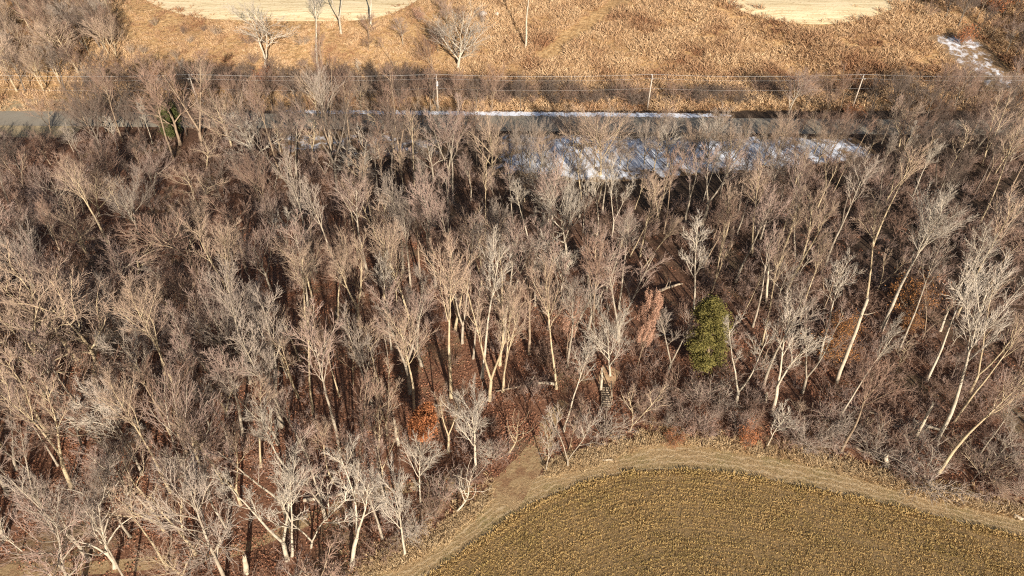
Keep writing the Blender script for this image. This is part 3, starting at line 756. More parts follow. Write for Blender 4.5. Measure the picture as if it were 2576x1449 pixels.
for b, px, py in scatter_region(CLEARING, 36, 2.3):
    place(wc([('fan', 5), ('oak', 2)]), b, rng.uniform(6, 10.5), rng.gauss(0, .5), 0, wc([('tan', 4), ('grey', 3), ('white', 1)]), rng.uniform(.9, 1.2), name='bare_tree')
# strip of trees along the far side of the road and the road's near side
ROADWOOD = [(190, 235), (420, 225), (620, 262), (820, 268), (1130, 262), (1300, 270), (1320, 282), (190, 282)]
for b, px, py in scatter_region(ROADWOOD, 36, 2.8):
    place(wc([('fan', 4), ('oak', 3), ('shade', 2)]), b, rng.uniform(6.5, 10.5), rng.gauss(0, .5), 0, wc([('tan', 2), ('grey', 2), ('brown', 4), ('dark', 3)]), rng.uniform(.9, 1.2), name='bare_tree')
NEARROAD = [(120, 322), (620, 322), (1220, 338), (1220, 430), (700, 365), (120, 350)]
for b, px, py in scatter_region(NEARROAD, 34, 2.8):
    h = rng.uniform(6, 9.5)
    place(wc([('fan', 4), ('oak', 4), ('shade', 2)]), b, h, rng.gauss(0, .5), 0, wc([('brown', 4), ('mauve', 1), ('dark', 5)]), rng.uniform(.9, 1.2), name='bare_tree')
ROADEND = [(190, 316), (640, 318), (640, 340), (190, 338)]
for b, px, py in scatter_region(ROADEND, 18, 2.2):
    place(wc([('fan', 5), ('shade', 2)]), b, rng.uniform(4.5, 7.5), rng.gauss(0, .4), 0, wc([('dark', 4), ('brown', 3), ('grey', 1)]), rng.uniform(1.0, 1.3), name='bare_tree')
ROADEDGE = [(1240, 340), (1750, 343), (2110, 345), (2110, 372), (1750, 366), (1240, 362)]
for b, px, py in scatter_region(ROADEDGE, 20, 2.6):
    place(wc([('fan', 5), ('shade', 2)]), b, rng.uniform(3.5, 6.5) if px < 1750 else rng.uniform(5.5, 8), rng.gauss(0, .4), 0, wc([('tan', 3), ('grey', 3), ('brown', 3)]), rng.uniform(1.0, 1.3), name='bare_tree')
RIGHTBRUSH = [(1960, 262), (2300, 262), (2620, 262), (2760, 420), (2060, 420), (2000, 320)]
for b, px, py in scatter_region(RIGHTBRUSH, 85, 2.5):
    if 294 < py < 336: continue
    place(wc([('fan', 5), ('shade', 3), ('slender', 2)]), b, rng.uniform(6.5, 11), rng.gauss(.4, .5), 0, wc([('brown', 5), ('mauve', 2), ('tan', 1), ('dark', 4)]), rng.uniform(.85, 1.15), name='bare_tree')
LEFTTOP = [(-150, -30), (250, -30), (300, 60), (300, 190), (160, 235), (-150, 235)]  # wooded slope
for b, px, py in scatter_region(LEFTTOP, 120, 1.7):
    place(wc([('fan', 4), ('shade', 4), ('slender', 1)]), b, rng.uniform(7, 12.5), rng.gauss(-.6, .6), 0, wc([('tan', 4), ('brown', 3), ('grey', 1), ('dark', 3)]), rng.uniform(.9, 1.2), name='bare_tree')
RIGHTTOP = [(2250, -30), (2700, -30), (2700, 230), (2560, 220), (2470, 90), (2330, 60)]
for b, px, py in scatter_region(RIGHTTOP, 70, 2.0):
    place(wc([('shade', 4), ('fan', 3)]), b, rng.uniform(5, 10), rng.gauss(.3, .5), 0, wc([('brown', 4), ('mauve', 1), ('dark', 5)]), rng.uniform(.9, 1.2), name='bare_tree')
HILLBITS = [(950, 30), (1230, 20), (1230, 60), (1100, 150), (960, 190), (900, 190)]
for b, px, py in scatter_region(HILLBITS, 9, 2.5):
    place(wc([('shade', 4), ('fan', 3)]), b, rng.uniform(4, 7.5), 0, 0, wc([('brown', 4), ('mauve', 3)]), 1.1, name='bare_tree')

# ------------------------------------------------------------------ shrubs
SHRH = 3.3
def shrub(b, h, tone, wide=1.0, label=None, leaf=None, name="shrub"):
    v = rng.randrange(len(SHR)); st, tw, tips = SHR[v]
    e = empty(name, b, rng.uniform(0, 6.28)); s = h / SHRH; e.scale = (s * wide, s * wide, s)
    o = link("stem", st, None, e); setmat(o, BARK[tone]); o = link("twig_mass", tw, None, e); setmat(o, TWIG[tone])
    if leaf is not None:
        o = link("leaf_cover", leaf[0][v], None, e); setmat(o, leaf[1])
    if label: tag(e, label, "shrub")
    else: TREES.append(dict(o=e, base=b, h=h, form='shrub', tone=tone, cat='shrub', lean=0, name=name, var=v))
    PLACED.append((b[0], b[1], .4)); return e
g_leaf = np.random.default_rng(77); SHLEAF = []
for st, tw, tips in SHR:
    gg = Geo(); c = np.repeat(tips, 16, 0) + g_leaf.normal(size=(len(tips) * 16, 3)) * .22; gg.leaves(c, .085, g_leaf); SHLEAF.append(gg.mesh("leaf_cover"))
for px, py, h, w, m, lab in [
    (1877, 1118, 3.0, .85, LEAF_RUST, "round bright rust-leaved shrub at the track edge below the green cedar"),
    (2095, 905, 5.0, .8, LEAF_OCHRE, "tall orange-leaved shrub right of the pale forked tree"),
    (2105, 865, 4.5, .8, LEAF_OCHRE, "dull orange-leaved shrub just behind the tall orange-leaved shrub"),
    (2285, 775, 4.2, 1.3, LEAF_OCHRE, "wide orange-leaved shrub amid the tall right stand"),
    (2280, 830, 2.8, 1.1, LEAF_OCHRE, "smaller orange-leaved shrub below the wide one in the right stand"),
    (663, 222, 4.6, .7, LEAF_RUST, "red-leaved shrub on the far side of the road at left"),
    (2420, 115, 4.6, 1.0, LEAF_RUST, "red-brown leafy shrub on the bank of the snowy gully"),
    (2500, 40, 6.0, 1.1, LEAF_RUST, "red-brown leafy shrub in the top right corner"),
    (1695, 1112, 1.4, 1.4, LEAF_RUST, "low dark-red leafy shrub at the top of the track's curve"),
    (1055, 55, 3.4, .9, LEAF_COPPER, "small copper-leaved shrub left of the great spreading hillside tree"),
    (2145, 292, 2.4, 1.4, LEAF_RUST, "low russet shrub on the shaded bank beyond the road"),
    (15, 905, 4.0, 1.0, LEAF_OCHRE, "orange-tinged shrub at the left edge by the ochre oak"),
    (2545, 385, 3.6, .8, LEAF_OCHRE, "yellow-orange shrub at the right edge near the road"),
]:
    shrub(spot(px, py), h, 'brown', w, lab, (SHLEAF, m), name="leafy_shrub")
EDGE_BAND = [(1000, 1372), (1110, 1300), (1210, 1215), (1300, 1120), (1400, 1150), (1480, 1130), (1570, 1095), (1680, 1075), (1850, 1090), (1990, 1115), (2130, 1150), (2250, 1185), (2400, 1225), (2560, 1262), (2620, 1200), (2400, 1120), (2130, 1060), (1850, 1000), (1680, 990), (1560, 1040), (1450, 1060), (1380, 1090), (1230, 1150), (1100, 1240), (980, 1330)]
for b, px, py in scatter_region(EDGE_BAND, 75, 2.0):
    shrub(b, rng.uniform(2.0, 4.2), wc([('grey', 4), ('mauve', 3), ('brown', 2), ('tan', 1)]), rng.uniform(.9, 1.4))
HILLFOOT = [(600, 238), (1000, 250), (1180, 262), (1500, 268), (1960, 266), (1960, 215), (1850, 232), (1600, 245), (1300, 225), (1180, 225), (1000, 200), (600, 180), (450, 195), (450, 235)]
for b, px, py in scatter_region(HILLFOOT, 120, 1.5):
    shrub(b, rng.uniform(2.2, 4.8), wc([('brown', 5), ('dark', 5)]), rng.uniform(1.1, 1.7))
LEFTHILL = [(300, 60), (640, 70), (800, 120), (800, 190), (420, 195), (310, 150)]
for b, px, py in scatter_region(LEFTHILL, 16, 2.6):
    shrub(b, rng.uniform(1.6, 3.0), wc([('brown', 3), ('tan', 3)]), rng.uniform(1.0, 1.6))
shrub(spot(2335, 1215), 3.6, 'grey', 2.1, "wide sprawling grey shrub bulging over the right part of the track")

# ------------------------------------------------------------------ evergreen and leaf-holding trees
def cedar(px, py, tx, ty, wid, m, lab, seed, cone=False):
    b = spot(px, py); h, lx = height_for(b, tx, ty); g = np.random.default_rng(seed)
    e = empty("cedar_tree", b); e.rotation_euler = (0, math.atan2(lx, h), 0); tag(e, lab, "tree")
    tr = Geo(); P = np.array([[0, 0, -.2], [.03, 0, h * .35], [-.04, .03, h * .7], [0, 0, h * .97]]); tr.tube(P, [.22, .15, .09, .02], 8)
    cr = Geo(); n = 190; z = h * (.10 + .86 * (np.arange(n) + g.random(n)) / n); f = (z / h - .10) / .86
    prof = (np.sin(np.clip(f * 1.02 + .16, 0, 1.18) / 1.18 * math.pi) ** .55) if not cone else (1.05 - f)
    az = g.uniform(0, 6.28, n); L = wid / 2 * prof * g.choice([.75, .9, 1.0, 1.1], n) * g.uniform(.85, 1.1, n)
    A = np.stack([np.zeros(n), np.zeros(n), z], 1); D = nrm(np.stack([np.cos(az), np.sin(az), np.full(n, .45)], 1))
    PB, RB = grow(A, D, L, np.full(n, .03), np.full(n, .008), 5, .10, .05, g); tr.tubes(PB, RB, 3)
    fol = Geo()
    for q in range(2, 6):
        k = (8, 12, 22, 30)[q - 2]; c = np.repeat(PB[:, q], k, 0); s = .10 + .06 * (q - 2)
        c = c + g.normal(size=c.shape) * np.array([s, s, s * .8])
        d = nrm(g.normal(size=c.shape) + nrm(c * np.array([1, 1, 0])) * .8 + UP * .5)
        fol.spikes(c, c + d * g.uniform(.16, .36, (len(c), 1)), g.uniform(.03, .07, len(c)))
        fol.leaves(c, .10, g)
    o = link("trunk", tr.mesh("trunk", True), BARK['brown'], e); o = link("foliage", fol.mesh("foliage"), m, e)
    PLACED.append((b[0], b[1], 2.0))
cedar(1778, 948, 1790, 748, 4.6, NEEDLE, "green cedar with dense foliage standing alone in the bare wood", 41)
cedar(432, 352, 415, 255, 3.4, NEEDLE_D, "small dark green cedar leaning by the road at left", 42)
def leafy(px, py, tx, ty, m, lab, form, var, wide, k, size, seed, z0=.15):
    b = spot(px, py); h, lx = height_for(b, tx, ty); key = (form, var); L = LIB[key]
    e = empty("leafy_oak", b); s = h / LIBH[key]; e.scale = (s * wide, s * wide, s); e.rotation_euler = (0, math.atan2(lx, h), rng.uniform(0, 6)); tag(e, lab, "tree")
    o = link("trunk", L[0], None, e); setmat(o, BARK['brown']); o = link("crown", L[1], None, e); setmat(o, TWIG['brown'])
    g = np.random.default_rng(seed); c = np.concatenate([L[2], L[3]]); c = c[c[:, 2] > z0 * LIBH[key]]; c = np.repeat(c, k, 0); c = c + g.normal(size=c.shape) * .22 / s
    gg = Geo(); gg.leaves(c, size / s, g); o = link("leaf_cover", gg.mesh("leaf_cover"), m, e); PLACED.append((b[0], b[1], 1.5))
leafy(1600, 935, 1607, 735, LEAF_COPPER, "copper-leaved beech holding its dead leaves beside the dark opening", 'shade', 0, .34, 16, .11, 51, .02)
leafy(1425, 900, 1432, 745, LEAF_COPPER, "smaller copper-leaved tree half hidden behind slim tan trunks", 'shade', 1, .40, 5, .11, 52, .02)
leafy(1057, 1140, 1055, 1040, LEAF_RUST, "round rust-leaved oak sapling glowing in front of dark trunks", 'shade', 1, .85, 16, .11, 53, .22)

# ------------------------------------------------------------------ fallen logs, snags and the stump
def log(p0, p1, r, lab, m=M_LOG, bend=0.0, branches=2, z=0.0, name="fallen_log", seed=0):
    a, b = spot(*p0), spot(*p1); L = np.linalg.norm(b - a); e = empty(name, a); tag(e, lab, "log"); g = np.random.default_rng(seed + int(p0[0]))
    t = np.linspace(0, 1, 9)[:, None]; P = (b - a)[None] * t; side = nrm(np.cross(b - a, UP)); P = P + side * (np.sin(t * math.pi) * bend) + g.normal(size=P.shape) * .05
    P[:, 2] = ground_z(P[:, 0] + a[0], P[:, 1] + a[1]) - a[2] + r * .8 + z * (1 - t[:, 0])
    G = Geo(); G.tube(P, r * (1.1 - .55 * t[:, 0]), 9); link("stem", G.mesh("stem", True), m, e)
    for q in range(branches):
        i = g.integers(3, 8); d = nrm(g.normal(size=3) + UP * .6 + (b - a) / L); l = g.uniform(.8, 2.0)
        B = np.stack([P[i], P[i] + d * l * .5 + g.normal(size=3) * .1, P[i] + d * l]); G = Geo(); G.tube(B, [r * .4, r * .25, r * .08], 6); link("broken_branch", G.mesh("broken_branch", True), m, e)
log((765, 1262), (915, 1228), .20, "long pale fallen log lying beside the grassy strip at lower left", M_LOGP, .2, 3)
log((770, 1205), (850, 1190), .16, "shorter pale fallen log behind the long one at lower left", M_LOGP, .1, 2)
log((275, 1072), (362, 1084), .26, "curved fallen log lying behind the leaning trunks at lower left", M_LOG, -1.1, 1)
log((1365, 966), (1248, 985), .14, "thin fallen log among the trunks left of the footpath", M_LOG, 0, 1)
log((1395, 975), (1325, 966), .20, "pale fallen log with broken branches left of the timber steps", M_LOGP, .1, 3, .5)
log((1632, 748), (1715, 716), .24, "fallen trunk lying across the bare brown opening", M_LOG, 0, 2, .3)
log((1625, 846), (1695, 842), .12, "thin pale log on the dark ground right of the copper beech", M_LOGP, 0, 1)
log((2295, 1062), (2370, 1086), .22, "pale fallen log on the ground in the right wood", M_LOGP, 0, 2)
log((2245, 1072), (2300, 1088), .18, "second fallen log just left of the pale one in the right wood", M_LOG, .1, 1)
log((2150, 1125), (2240, 1160), .16, "fallen trunk slanting down to the pale stump", M_LOG, .3, 3)
log((2240, 1130), (2290, 1158), .13, "broken pale branch lying above the pale stump", M_LOGP, 0, 2)
log((2120, 1020), (2215, 1045), .14, "fallen brown trunk behind the thin slanting trunk", M_LOG, 0, 2)
log((1540, 1180 - 22), (1480, 1158), .10, "short pale stick log at the edge of the track below the steps", M_LOGP, 0, 1)
log((2550, 1298), (2578, 1312), .2, "pale log end at the right edge of the track", M_LOGP, 0, 0)
log((1222, 58), (1268, 52), .30, "upper pale log of the pile on the hillside", M_LOGP, 0, 0)
log((1226, 66), (1272, 62), .32, "lower pale log of the pile on the hillside", M_LOGP, 0, 0)
b = spot(1240, 50)
G = Geo(); g_ = np.random.default_rng(5)
def rock(px, py, r, lab):
    b = spot(px, py); g = np.random.default_rng(int(px)); n, m_ = 9, 6; th = np.linspace(0, 2 * math.pi, n, endpoint=False); V = []
    for j in range(m_):
        ph = math.pi * (j + .5) / m_
        for a in th: V.append(np.array([math.cos(a) * math.sin(ph), math.sin(a) * math.sin(ph), math.cos(ph) * .8]) * r * g.uniform(.75, 1.15))
    Q = [[j * n + i, (j + 1) * n + i, (j + 1) * n + (i + 1) % n, j * n + (i + 1) % n] for j in range(m_ - 1) for i in range(n)]
    V += [np.array([0, 0, r * .75]), np.array([0, 0, -r * .75])]
    T = [[m_ * n, i, (i + 1) % n] for i in range(n)] + [[m_ * n + 1, (m_ - 1) * n + (i + 1) % n, (m_ - 1) * n + i] for i in range(n)]
    o = link("boulder", mesh_np("boulder", np.array(V), Q, T), M_ROCK); o.location = b + UP * r * .5; tag(o, lab, "boulder")
rock(1216, 42, 1.0, "large pale boulder left of the log pile on the hillside")
rock(1250, 40, .7, "smaller pale boulder behind the log pile on the hillside")
def snag(px, py, tx, ty, r, lab, m=M_LOGP, name="tree_stump", cat="stump"):
    b = spot(px, py); h, lx = height_for(b, tx, ty); e = empty(name, b); tag(e, lab, cat); g = np.random.default_rng(int(px) + int(py)); t = np.linspace(0, 1, 7)
    P = np.stack([lx * t + g.normal(size=7) * .03, g.normal(size=7) * .03, -.2 + (h + .2) * t], 1)
    G = Geo(); G.tube(P, r * (1.25 - .45 * t), 9); link("stem", G.mesh("stem", True), m, e)
    G = Geo(); a = np.repeat(P[-1][None], 5, 0) + g.normal(size=(5, 3)) * r * .3; G.spikes(a, a + UP * g.uniform(.2, .7, (5, 1)) + g.normal(size=(5, 3)) * .06, np.full(5, r * .4)); link("broken_top", G.mesh("broken_top"), m, e)
    if h > 4:
        for q in range(3):
            i = g.integers(3, 6); d = nrm(np.array([g.normal(), g.normal(), .5])); l = g.uniform(.6, 1.8)
            G = Geo(); G.tube(np.stack([P[i], P[i] + d * l * .5, P[i] + d * l + UP * .2]), [r * .35, r * .22, r * .06], 6); link("broken_branch", G.mesh("broken_branch", True), m, e)
snag(2236, 1178, 2228, 1150, .26, "short pale stump at the wood edge above the right part of the track")
snag(2104, 963, 2182, 752, .19, "broken-topped pale snag leaning right in front of the tall right stand", name="dead_snag", cat="snag")
snag(1500, 612, 1502, 575, .22, "short pale snag at the foot of the white birch clump", name="dead_snag", cat="snag")
snag(1002, 1120, 992, 1058, .16, "thin broken pale snag left of the rust-leaved sapling", name="dead_snag", cat="snag")
snag(1928, 1060 - 300, 1935, 640, .15, "grey snag standing between the cedar and the tall stand", name="dead_snag", cat="snag")
snag(1925, 1010, 1928, 992, .2, "low stump in the brush right of the green cedar")
snag(1512, 985, 1516, 930, .14, "straight pale snag left of the timber steps", name="dead_snag", cat="snag")
snag(2300, 1108, 2345, 1020, .16, "pale leaning snag right of the fallen logs in the right wood", name="dead_snag", cat="snag")
snag(620, 1440, 614, 1405, .24, "leaning pale stump at the bottom left beside the red leaf clearing")

# ------------------------------------------------------------------ timber steps and their sandy landing
def steps():
    b0 = spot(1525, 1026); b1 = spot(1522, 978); d = b1 - b0; L = float(np.hypot(d[0], d[1])); rz = math.atan2(d[1], d[0]) - math.pi / 2
    rise = float(b1[2] - b0[2]) + .25
    e = empty("timber_steps", b0, rz); tag(e, "weathered timber steps with post rails climbing a low bank to a sandy path", "steps")
    n = 9; run = L / n; me = None
    for i in range(n):
        if me is None: G = Geo(); G.box((0, 0, 0), (.95, run * .80, .07)); me = G.mesh("tread"); me.materials.append(M_PLANK)
        o = link("tread", me, None, e); o.location = (rng.uniform(-.02, .02), run * (i + .5), .18 + rise * (i + .5) / n); o.rotation_euler = (0, rng.uniform(-.02, .02), rng.uniform(-.02, .02))
    ang = math.atan2(rise, L)
    for s in (-1, 1):
        G = Geo(); rot = Matrix.Rotation(ang, 3, 'X'); G.box((s * .52, L / 2, rise / 2 + .06), (.07, L * 1.02, .24), rot); link("stringer", G.mesh("stringer"), M_PLANK, e)
    for s, pts in ((1, (.35, 1.5, 2.7)), (-1, (2.6, 3.6))):
        for y in pts:
            z = rise * min(y / L, 1.0); G = Geo(); G.box((s * .60, y, z + .55), (.10, .10, 1.3)); link("rail_post", G.mesh("rail_post"), M_PLANK, e)
        y0, y1 = pts[0] - .15, pts[-1] + .15; G = Geo(); G.box((s * .60, (y0 + y1) / 2, rise * min((y0 + y1) / 2 / L, 1.0) + 1.16), (.12, y1 - y0, .05), Matrix.Rotation(ang if s == 1 else ang * .4, 3, 'X')); link("handrail", G.mesh("handrail"), M_PLANK, e)
steps()
strip("sandy_path", sm(spots([(1522, 980), (1526, 962), (1530, 945), (1540, 925)]), 24), 1.8, 2.2, .02, M_SAND, 8)

# ------------------------------------------------------------------ utility poles and wires
pb = spot(1632, 276); ph, _ = height_for(pb, 1640, 190); PY = pb[1]
def pole_x(tx):
    d = ray(tx, 189); return d[0] / d[1] * PY
pole_px = [-60, 476, 1096, 1640, 2172, 2700]
PLAB = {1: "leftmost utility pole, grey, rising from the brush beyond the road", 2: "utility pole carrying a transformer can, beyond the road left of the snowy clearing", 3: "slim pale utility pole standing above the snowy clearing by the road",
        4: "utility pole standing in the brown brush right of the snowy clearing", 0: "utility pole beyond the left edge by the road", 5: "utility pole beyond the right edge by the road"}
PX = []
G = Geo(); G.tube([[0, 0, -.3], [0, 0, ph * .5], [0, 0, ph]], [.15, .13, .10], 10); me_pole = G.mesh("shaft", True); me_pole.materials.append(M_POLE)
G = Geo(); G.box((0, .14, ph - .45), (.10, .10, 2.2), Matrix.Rotation(R(90), 3, 'X')); me_arm = G.mesh("crossarm"); me_arm.materials.append(M_POLE)
G = Geo(); G.tube([[0, 0, 0], [0, 0, .07], [0, 0, .16], [0, 0, .22]], [.04, .07, .06, .03], 8); me_ins = G.mesh("insulator", True); me_ins.materials.append(M_PORC)
WOFF = [(-1.0, ph - .18), (0.0, ph + .24), (1.0, ph - .18)]
for i, tx in enumerate(pole_px):
    x = pole_x(tx); z = float(ground_z(x, PY)); PX.append((x, z))
    e = empty("utility_pole", (x, PY, z), rng.uniform(-.03, .03)); e.rotation_euler[1] = rng.uniform(-.012, .02); tag(e, PLAB[i], "utility pole", "utility poles along the road")
    link("shaft", me_pole, None, e); link("crossarm", me_arm, None, e)
    for oy, oz in WOFF:
        o = link("insulator", me_ins, None, e); o.location = (0, oy + (0.14 if oy else 0), oz - .22)
    if i == 2:
        G = Geo(); G.tube([[0, 0, 0], [0, 0, .05], [0, 0, .9], [0, 0, .98]], [.2, .24, .24, .12], 12); o = link("transformer", G.mesh("transformer", True), M_STEEL, e); o.location = (.1, -.38, ph - 2.0)
for k, (oy, oz, lab) in enumerate([(WOFF[0][0], WOFF[0][1], "near power wire on the pole crossarms above the golden hillside foot"), (0.0, ph + .24, "topmost power wire strung along the pole tops"), (1.14, ph - .18, "far power wire on the pole crossarms"), (-.13, ph - 2.6, "lowest wire strung well below the crossarms")]):
    pts = []
    for i in range(len(PX) - 1):
        (x0, z0), (x1, z1) = PX[i], PX[i + 1]
        for t in np.linspace(0, 1, 14, endpoint=False): pts.append((x0 + (x1 - x0) * t, PY + oy, (z0 + (z1 - z0) * t) + oz - 0.5 * 4 * t * (1 - t)))
    pts.append((PX[-1][0], PY + oy, PX[-1][1] + oz)); G = Geo(); G.tube(pts, [.010] * len(pts), 4); o = link("power_wire", G.mesh("power_wire"), M_WIRE); tag(o, lab, "wire", "overhead wires along the road")

# ------------------------------------------------------------------ uncountable growth: grass, crop, underbrush (instanced on points)
def gn_scatter(name, P, rot, scl, meshes, tilt=None):
    src = bpy.data.collections.new(name + "_source")
    for i, (me, m) in enumerate(meshes):
        if not me.materials: me.materials.append(m)
        o = bpy.data.objects.new(f"{name}_clump_{i:02d}", me); src.objects.link(o)
    me = bpy.data.meshes.new(name); n = len(P); me.vertices.add(n); me.vertices.foreach_set("co", np.asarray(P, np.float32).ravel())
    a = me.attributes.new("rotv", 'FLOAT_VECTOR', 'POINT'); rv = np.zeros((n, 3), np.float32); rv[:, 2] = rot
    if tilt is not None: rv[:, :2] = tilt
    a.data.foreach_set("vector", rv.ravel())
    a = me.attributes.new("sclv", 'FLOAT_VECTOR', 'POINT'); sv = np.asarray(scl, np.float32); sv = sv if sv.ndim == 2 else np.repeat(sv[:, None], 3, 1); a.data.foreach_set("vector", np.ascontiguousarray(sv).ravel())
    a = me.attributes.new("pick", 'INT', 'POINT'); a.data.foreach_set("value", nr.integers(0, len(meshes), n).astype(np.int32))
    o = link(name, me); o["kind"] = "stuff"
    ng = bpy.data.node_groups.new(name, 'GeometryNodeTree'); ng.interface.new_socket("Geometry", in_out='INPUT', socket_type='NodeSocketGeometry'); ng.interface.new_socket("Geometry", in_out='OUTPUT', socket_type='NodeSocketGeometry')
    N, Lk = ng.nodes, ng.links; gi, go = N.new("NodeGroupInput"), N.new("NodeGroupOutput"); mp = N.new("GeometryNodeMeshToPoints"); ip = N.new("GeometryNodeInstanceOnPoints"); ci = N.new("GeometryNodeCollectionInfo")
    ci.inputs["Collection"].default_value = src; ci.inputs["Separate Children"].default_value = True; ci.inputs["Reset Children"].default_value = True
    def attr(nm, ty):
        q = N.new("GeometryNodeInputNamedAttribute"); q.data_type = ty; q.inputs["Name"].default_value = nm; return q.outputs["Attribute"]
    Lk.new(gi.outputs[0], mp.inputs[0]); Lk.new(mp.outputs[0], ip.inputs["Points"]); Lk.new(ci.outputs[0], ip.inputs["Instance"]); ip.inputs["Pick Instance"].default_value = True
    Lk.new(attr("pick", 'INT'), ip.inputs["Instance Index"]); e2r = N.new("FunctionNodeEulerToRotation"); Lk.new(attr("rotv", 'FLOAT_VECTOR'), e2r.inputs[0]); Lk.new(e2r.outputs[0], ip.inputs["Rotation"])
    Lk.new(attr("sclv", 'FLOAT_VECTOR'), ip.inputs["Scale"]); Lk.new(ip.outputs[0], go.inputs[0])
    md = o.modifiers.new("scatter", 'NODES'); md.node_group = ng; return o
def tuft(seed, n, h, rad, lean, w):
    g = np.random.default_rng(seed); az = g.uniform(0, 6.28, n); rr = rad * np.sqrt(g.random(n)); A = np.stack([np.cos(az) * rr, np.sin(az) * rr, np.full(n, -.05)], 1)
    az2 = az + g.normal(size=n) * .9; l = lean * g.uniform(.2, 1.6, n); D = nrm(np.stack([np.cos(az2) * l, np.sin(az2) * l, np.ones(n)], 1)); L = h * g.uniform(.5, 1.15, n)
    M_ = A + D * (L * .6)[:, None]; D2 = nrm(D + np.stack([np.cos(az2), np.sin(az2), -np.ones(n) * .9], 1) * (.55 * l / lean)[:, None]); B = M_ + D2 * (L * .45)[:, None]
    S = nrm(np.cross(D, g.normal(size=(n, 3)))) * (w * g.uniform(.6, 1.3, n))[:, None]
    V = np.stack([A - S * .5, A + S * .5, M_ + S * .5, M_ - S * .5, B], 1); i = np.arange(n)[:, None] * 5
    return mesh_np("tuft", V.reshape(-1, 3), i + np.array([[0, 1, 2, 3]]), i + np.array([[3, 2, 4]]))
def vnoise(x, y, s, seed=0):
    a = np.sin(x * s * 1.0 + 3 * np.sin(y * s * .7 + seed)) + np.sin(y * s * 1.3 + 2.3 * np.sin(x * s * .6 + 2 * seed + 1)) + np.sin((x + y) * s * .53 + seed * 3)
    return a / 3
def inview(P, m=120):
    dep = P[:, 1] * CP - (P[:, 2] - CAM_H) * SP; px = 1288 + FPX * P[:, 0] / dep; py = 724.5 - FPX * (P[:, 1] * SP + (P[:, 2] - CAM_H) * CP) / dep
    return (px > -m) & (px < 2576 + m) & (py > -m) & (py < 1449 + m), px, py
# tall dry grass over the hillside
n = 56000; x = nr.uniform(-130, 135, n); y = nr.uniform(130.2, 182, n); P = np.stack([x, y, ground_z(x, y)], 1); ok, px, py = inview(P)
pn = vnoise(x, y, .35, 1) + .5 * vnoise(x, y, 1.1, 4); right = px > 1150
poly_f1 = [(330, -200), (330, -30), (380, 8), (470, 40), (600, 52), (760, 54), (900, 52), (985, 34), (1040, 8), (1080, -30), (1080, -200)]
poly_f2 = [(1770, -200), (1770, -40), (1810, -8), (1860, 25), (1940, 52), (2040, 62), (2140, 55), (2230, 30), (2290, -5), (2330, -40), (2330, -200)]
keepm = ok & (nr.random(n) < np.where(right, .62, .5) + .25 * pn)
for i in np.where(keepm)[0]:
    jx, jy = px[i] + nr.normal() * 24, py[i] + nr.normal() * 13 - 10
    if inpoly(jx, jy, poly_f1) or inpoly(jx, jy, poly_f2) or inpoly(px[i], py[i], [(2320, 90), (2440, 80), (2600, 215), (2500, 240)]): keepm[i] = False
    elif abs(px[i] - (1560 - (py[i] - 0) * 1.35)) < 30 and py[i] < 150: keepm[i] = False       # mown strip running up the hill
P = P[keepm]; sc = (.72 + .55 * pn[keepm].clip(-1, 1) + nr.random(keepm.sum()) ** 3 * .9) * np.where(right[keepm], 1.0, .62)
gn_scatter("hill_grass", P, nr.uniform(0, 6.28, len(P)), np.clip(sc, .35, 1.7), [(tuft(10 + i, 24, 1.15, .5, .9, .07), GRASS_GOLD) for i in range(5)])
# straw-coloured grass along the wood edge
i = nr.integers(0, len(WOOD_EDGE), 5200); d = np.abs(nr.normal(size=5200)) * .9 - .1; E = np.gradient(WOOD_EDGE, axis=0); E /= np.linalg.norm(E, axis=1, keepdims=True); Nn = np.stack([-E[:, 1], E[:, 0]], 1)
q = WOOD_EDGE[i] + Nn[i] * d[:, None] + nr.normal(size=(5200, 2)) * .25; P = np.stack([q[:, 0], q[:, 1], ground_z(q[:, 0], q[:, 1])], 1); ok, px, py = inview(P); ok = ok & ~((px > 1240) & (px < 1370)); P = P[ok]
gn_scatter("edge_grass", P, nr.uniform(0, 6.28, len(P)), nr.uniform(.4, 1.1, len(P)) * (.7 + .35 * vnoise(P[:, 0], P[:, 1], .6, 2)), [(tuft(30 + i, 22, .85, .28, .5, .045), GRASS_STRAW) for i in range(4)])
# short grass of the track
n = 16000; i = nr.integers(0, len(CROP_EDGE), n); f = nr.random(n)[:, None]
def resamp(c, n_):
    s = np.r_[0, np.cumsum(np.linalg.norm(np.diff(c, axis=0), axis=1))]; t = np.linspace(0, s[-1], n_); return np.stack([np.interp(t, s, c[:, 0]), np.interp(t, s, c[:, 1])], 1)
CE, WE = resamp(CROP_EDGE, 400), resamp(WOOD_EDGE, 400); i = nr.integers(0, 400, n); q = CE[i] * (1 - f) + WE[i] * f + nr.normal(size=(n, 2)) * .2
P = np.stack([q[:, 0], q[:, 1], ground_z(q[:, 0], q[:, 1])], 1); ok = inview(P)[0]; P = P[ok]
gn_scatter("track_grass", P, nr.uniform(0, 6.28, len(P)), nr.uniform(.5, 1.0, len(P)), [(tuft(50 + i, 14, .16, .22, 1.0, .025), GRASS_STRAW) for i in range(3)])
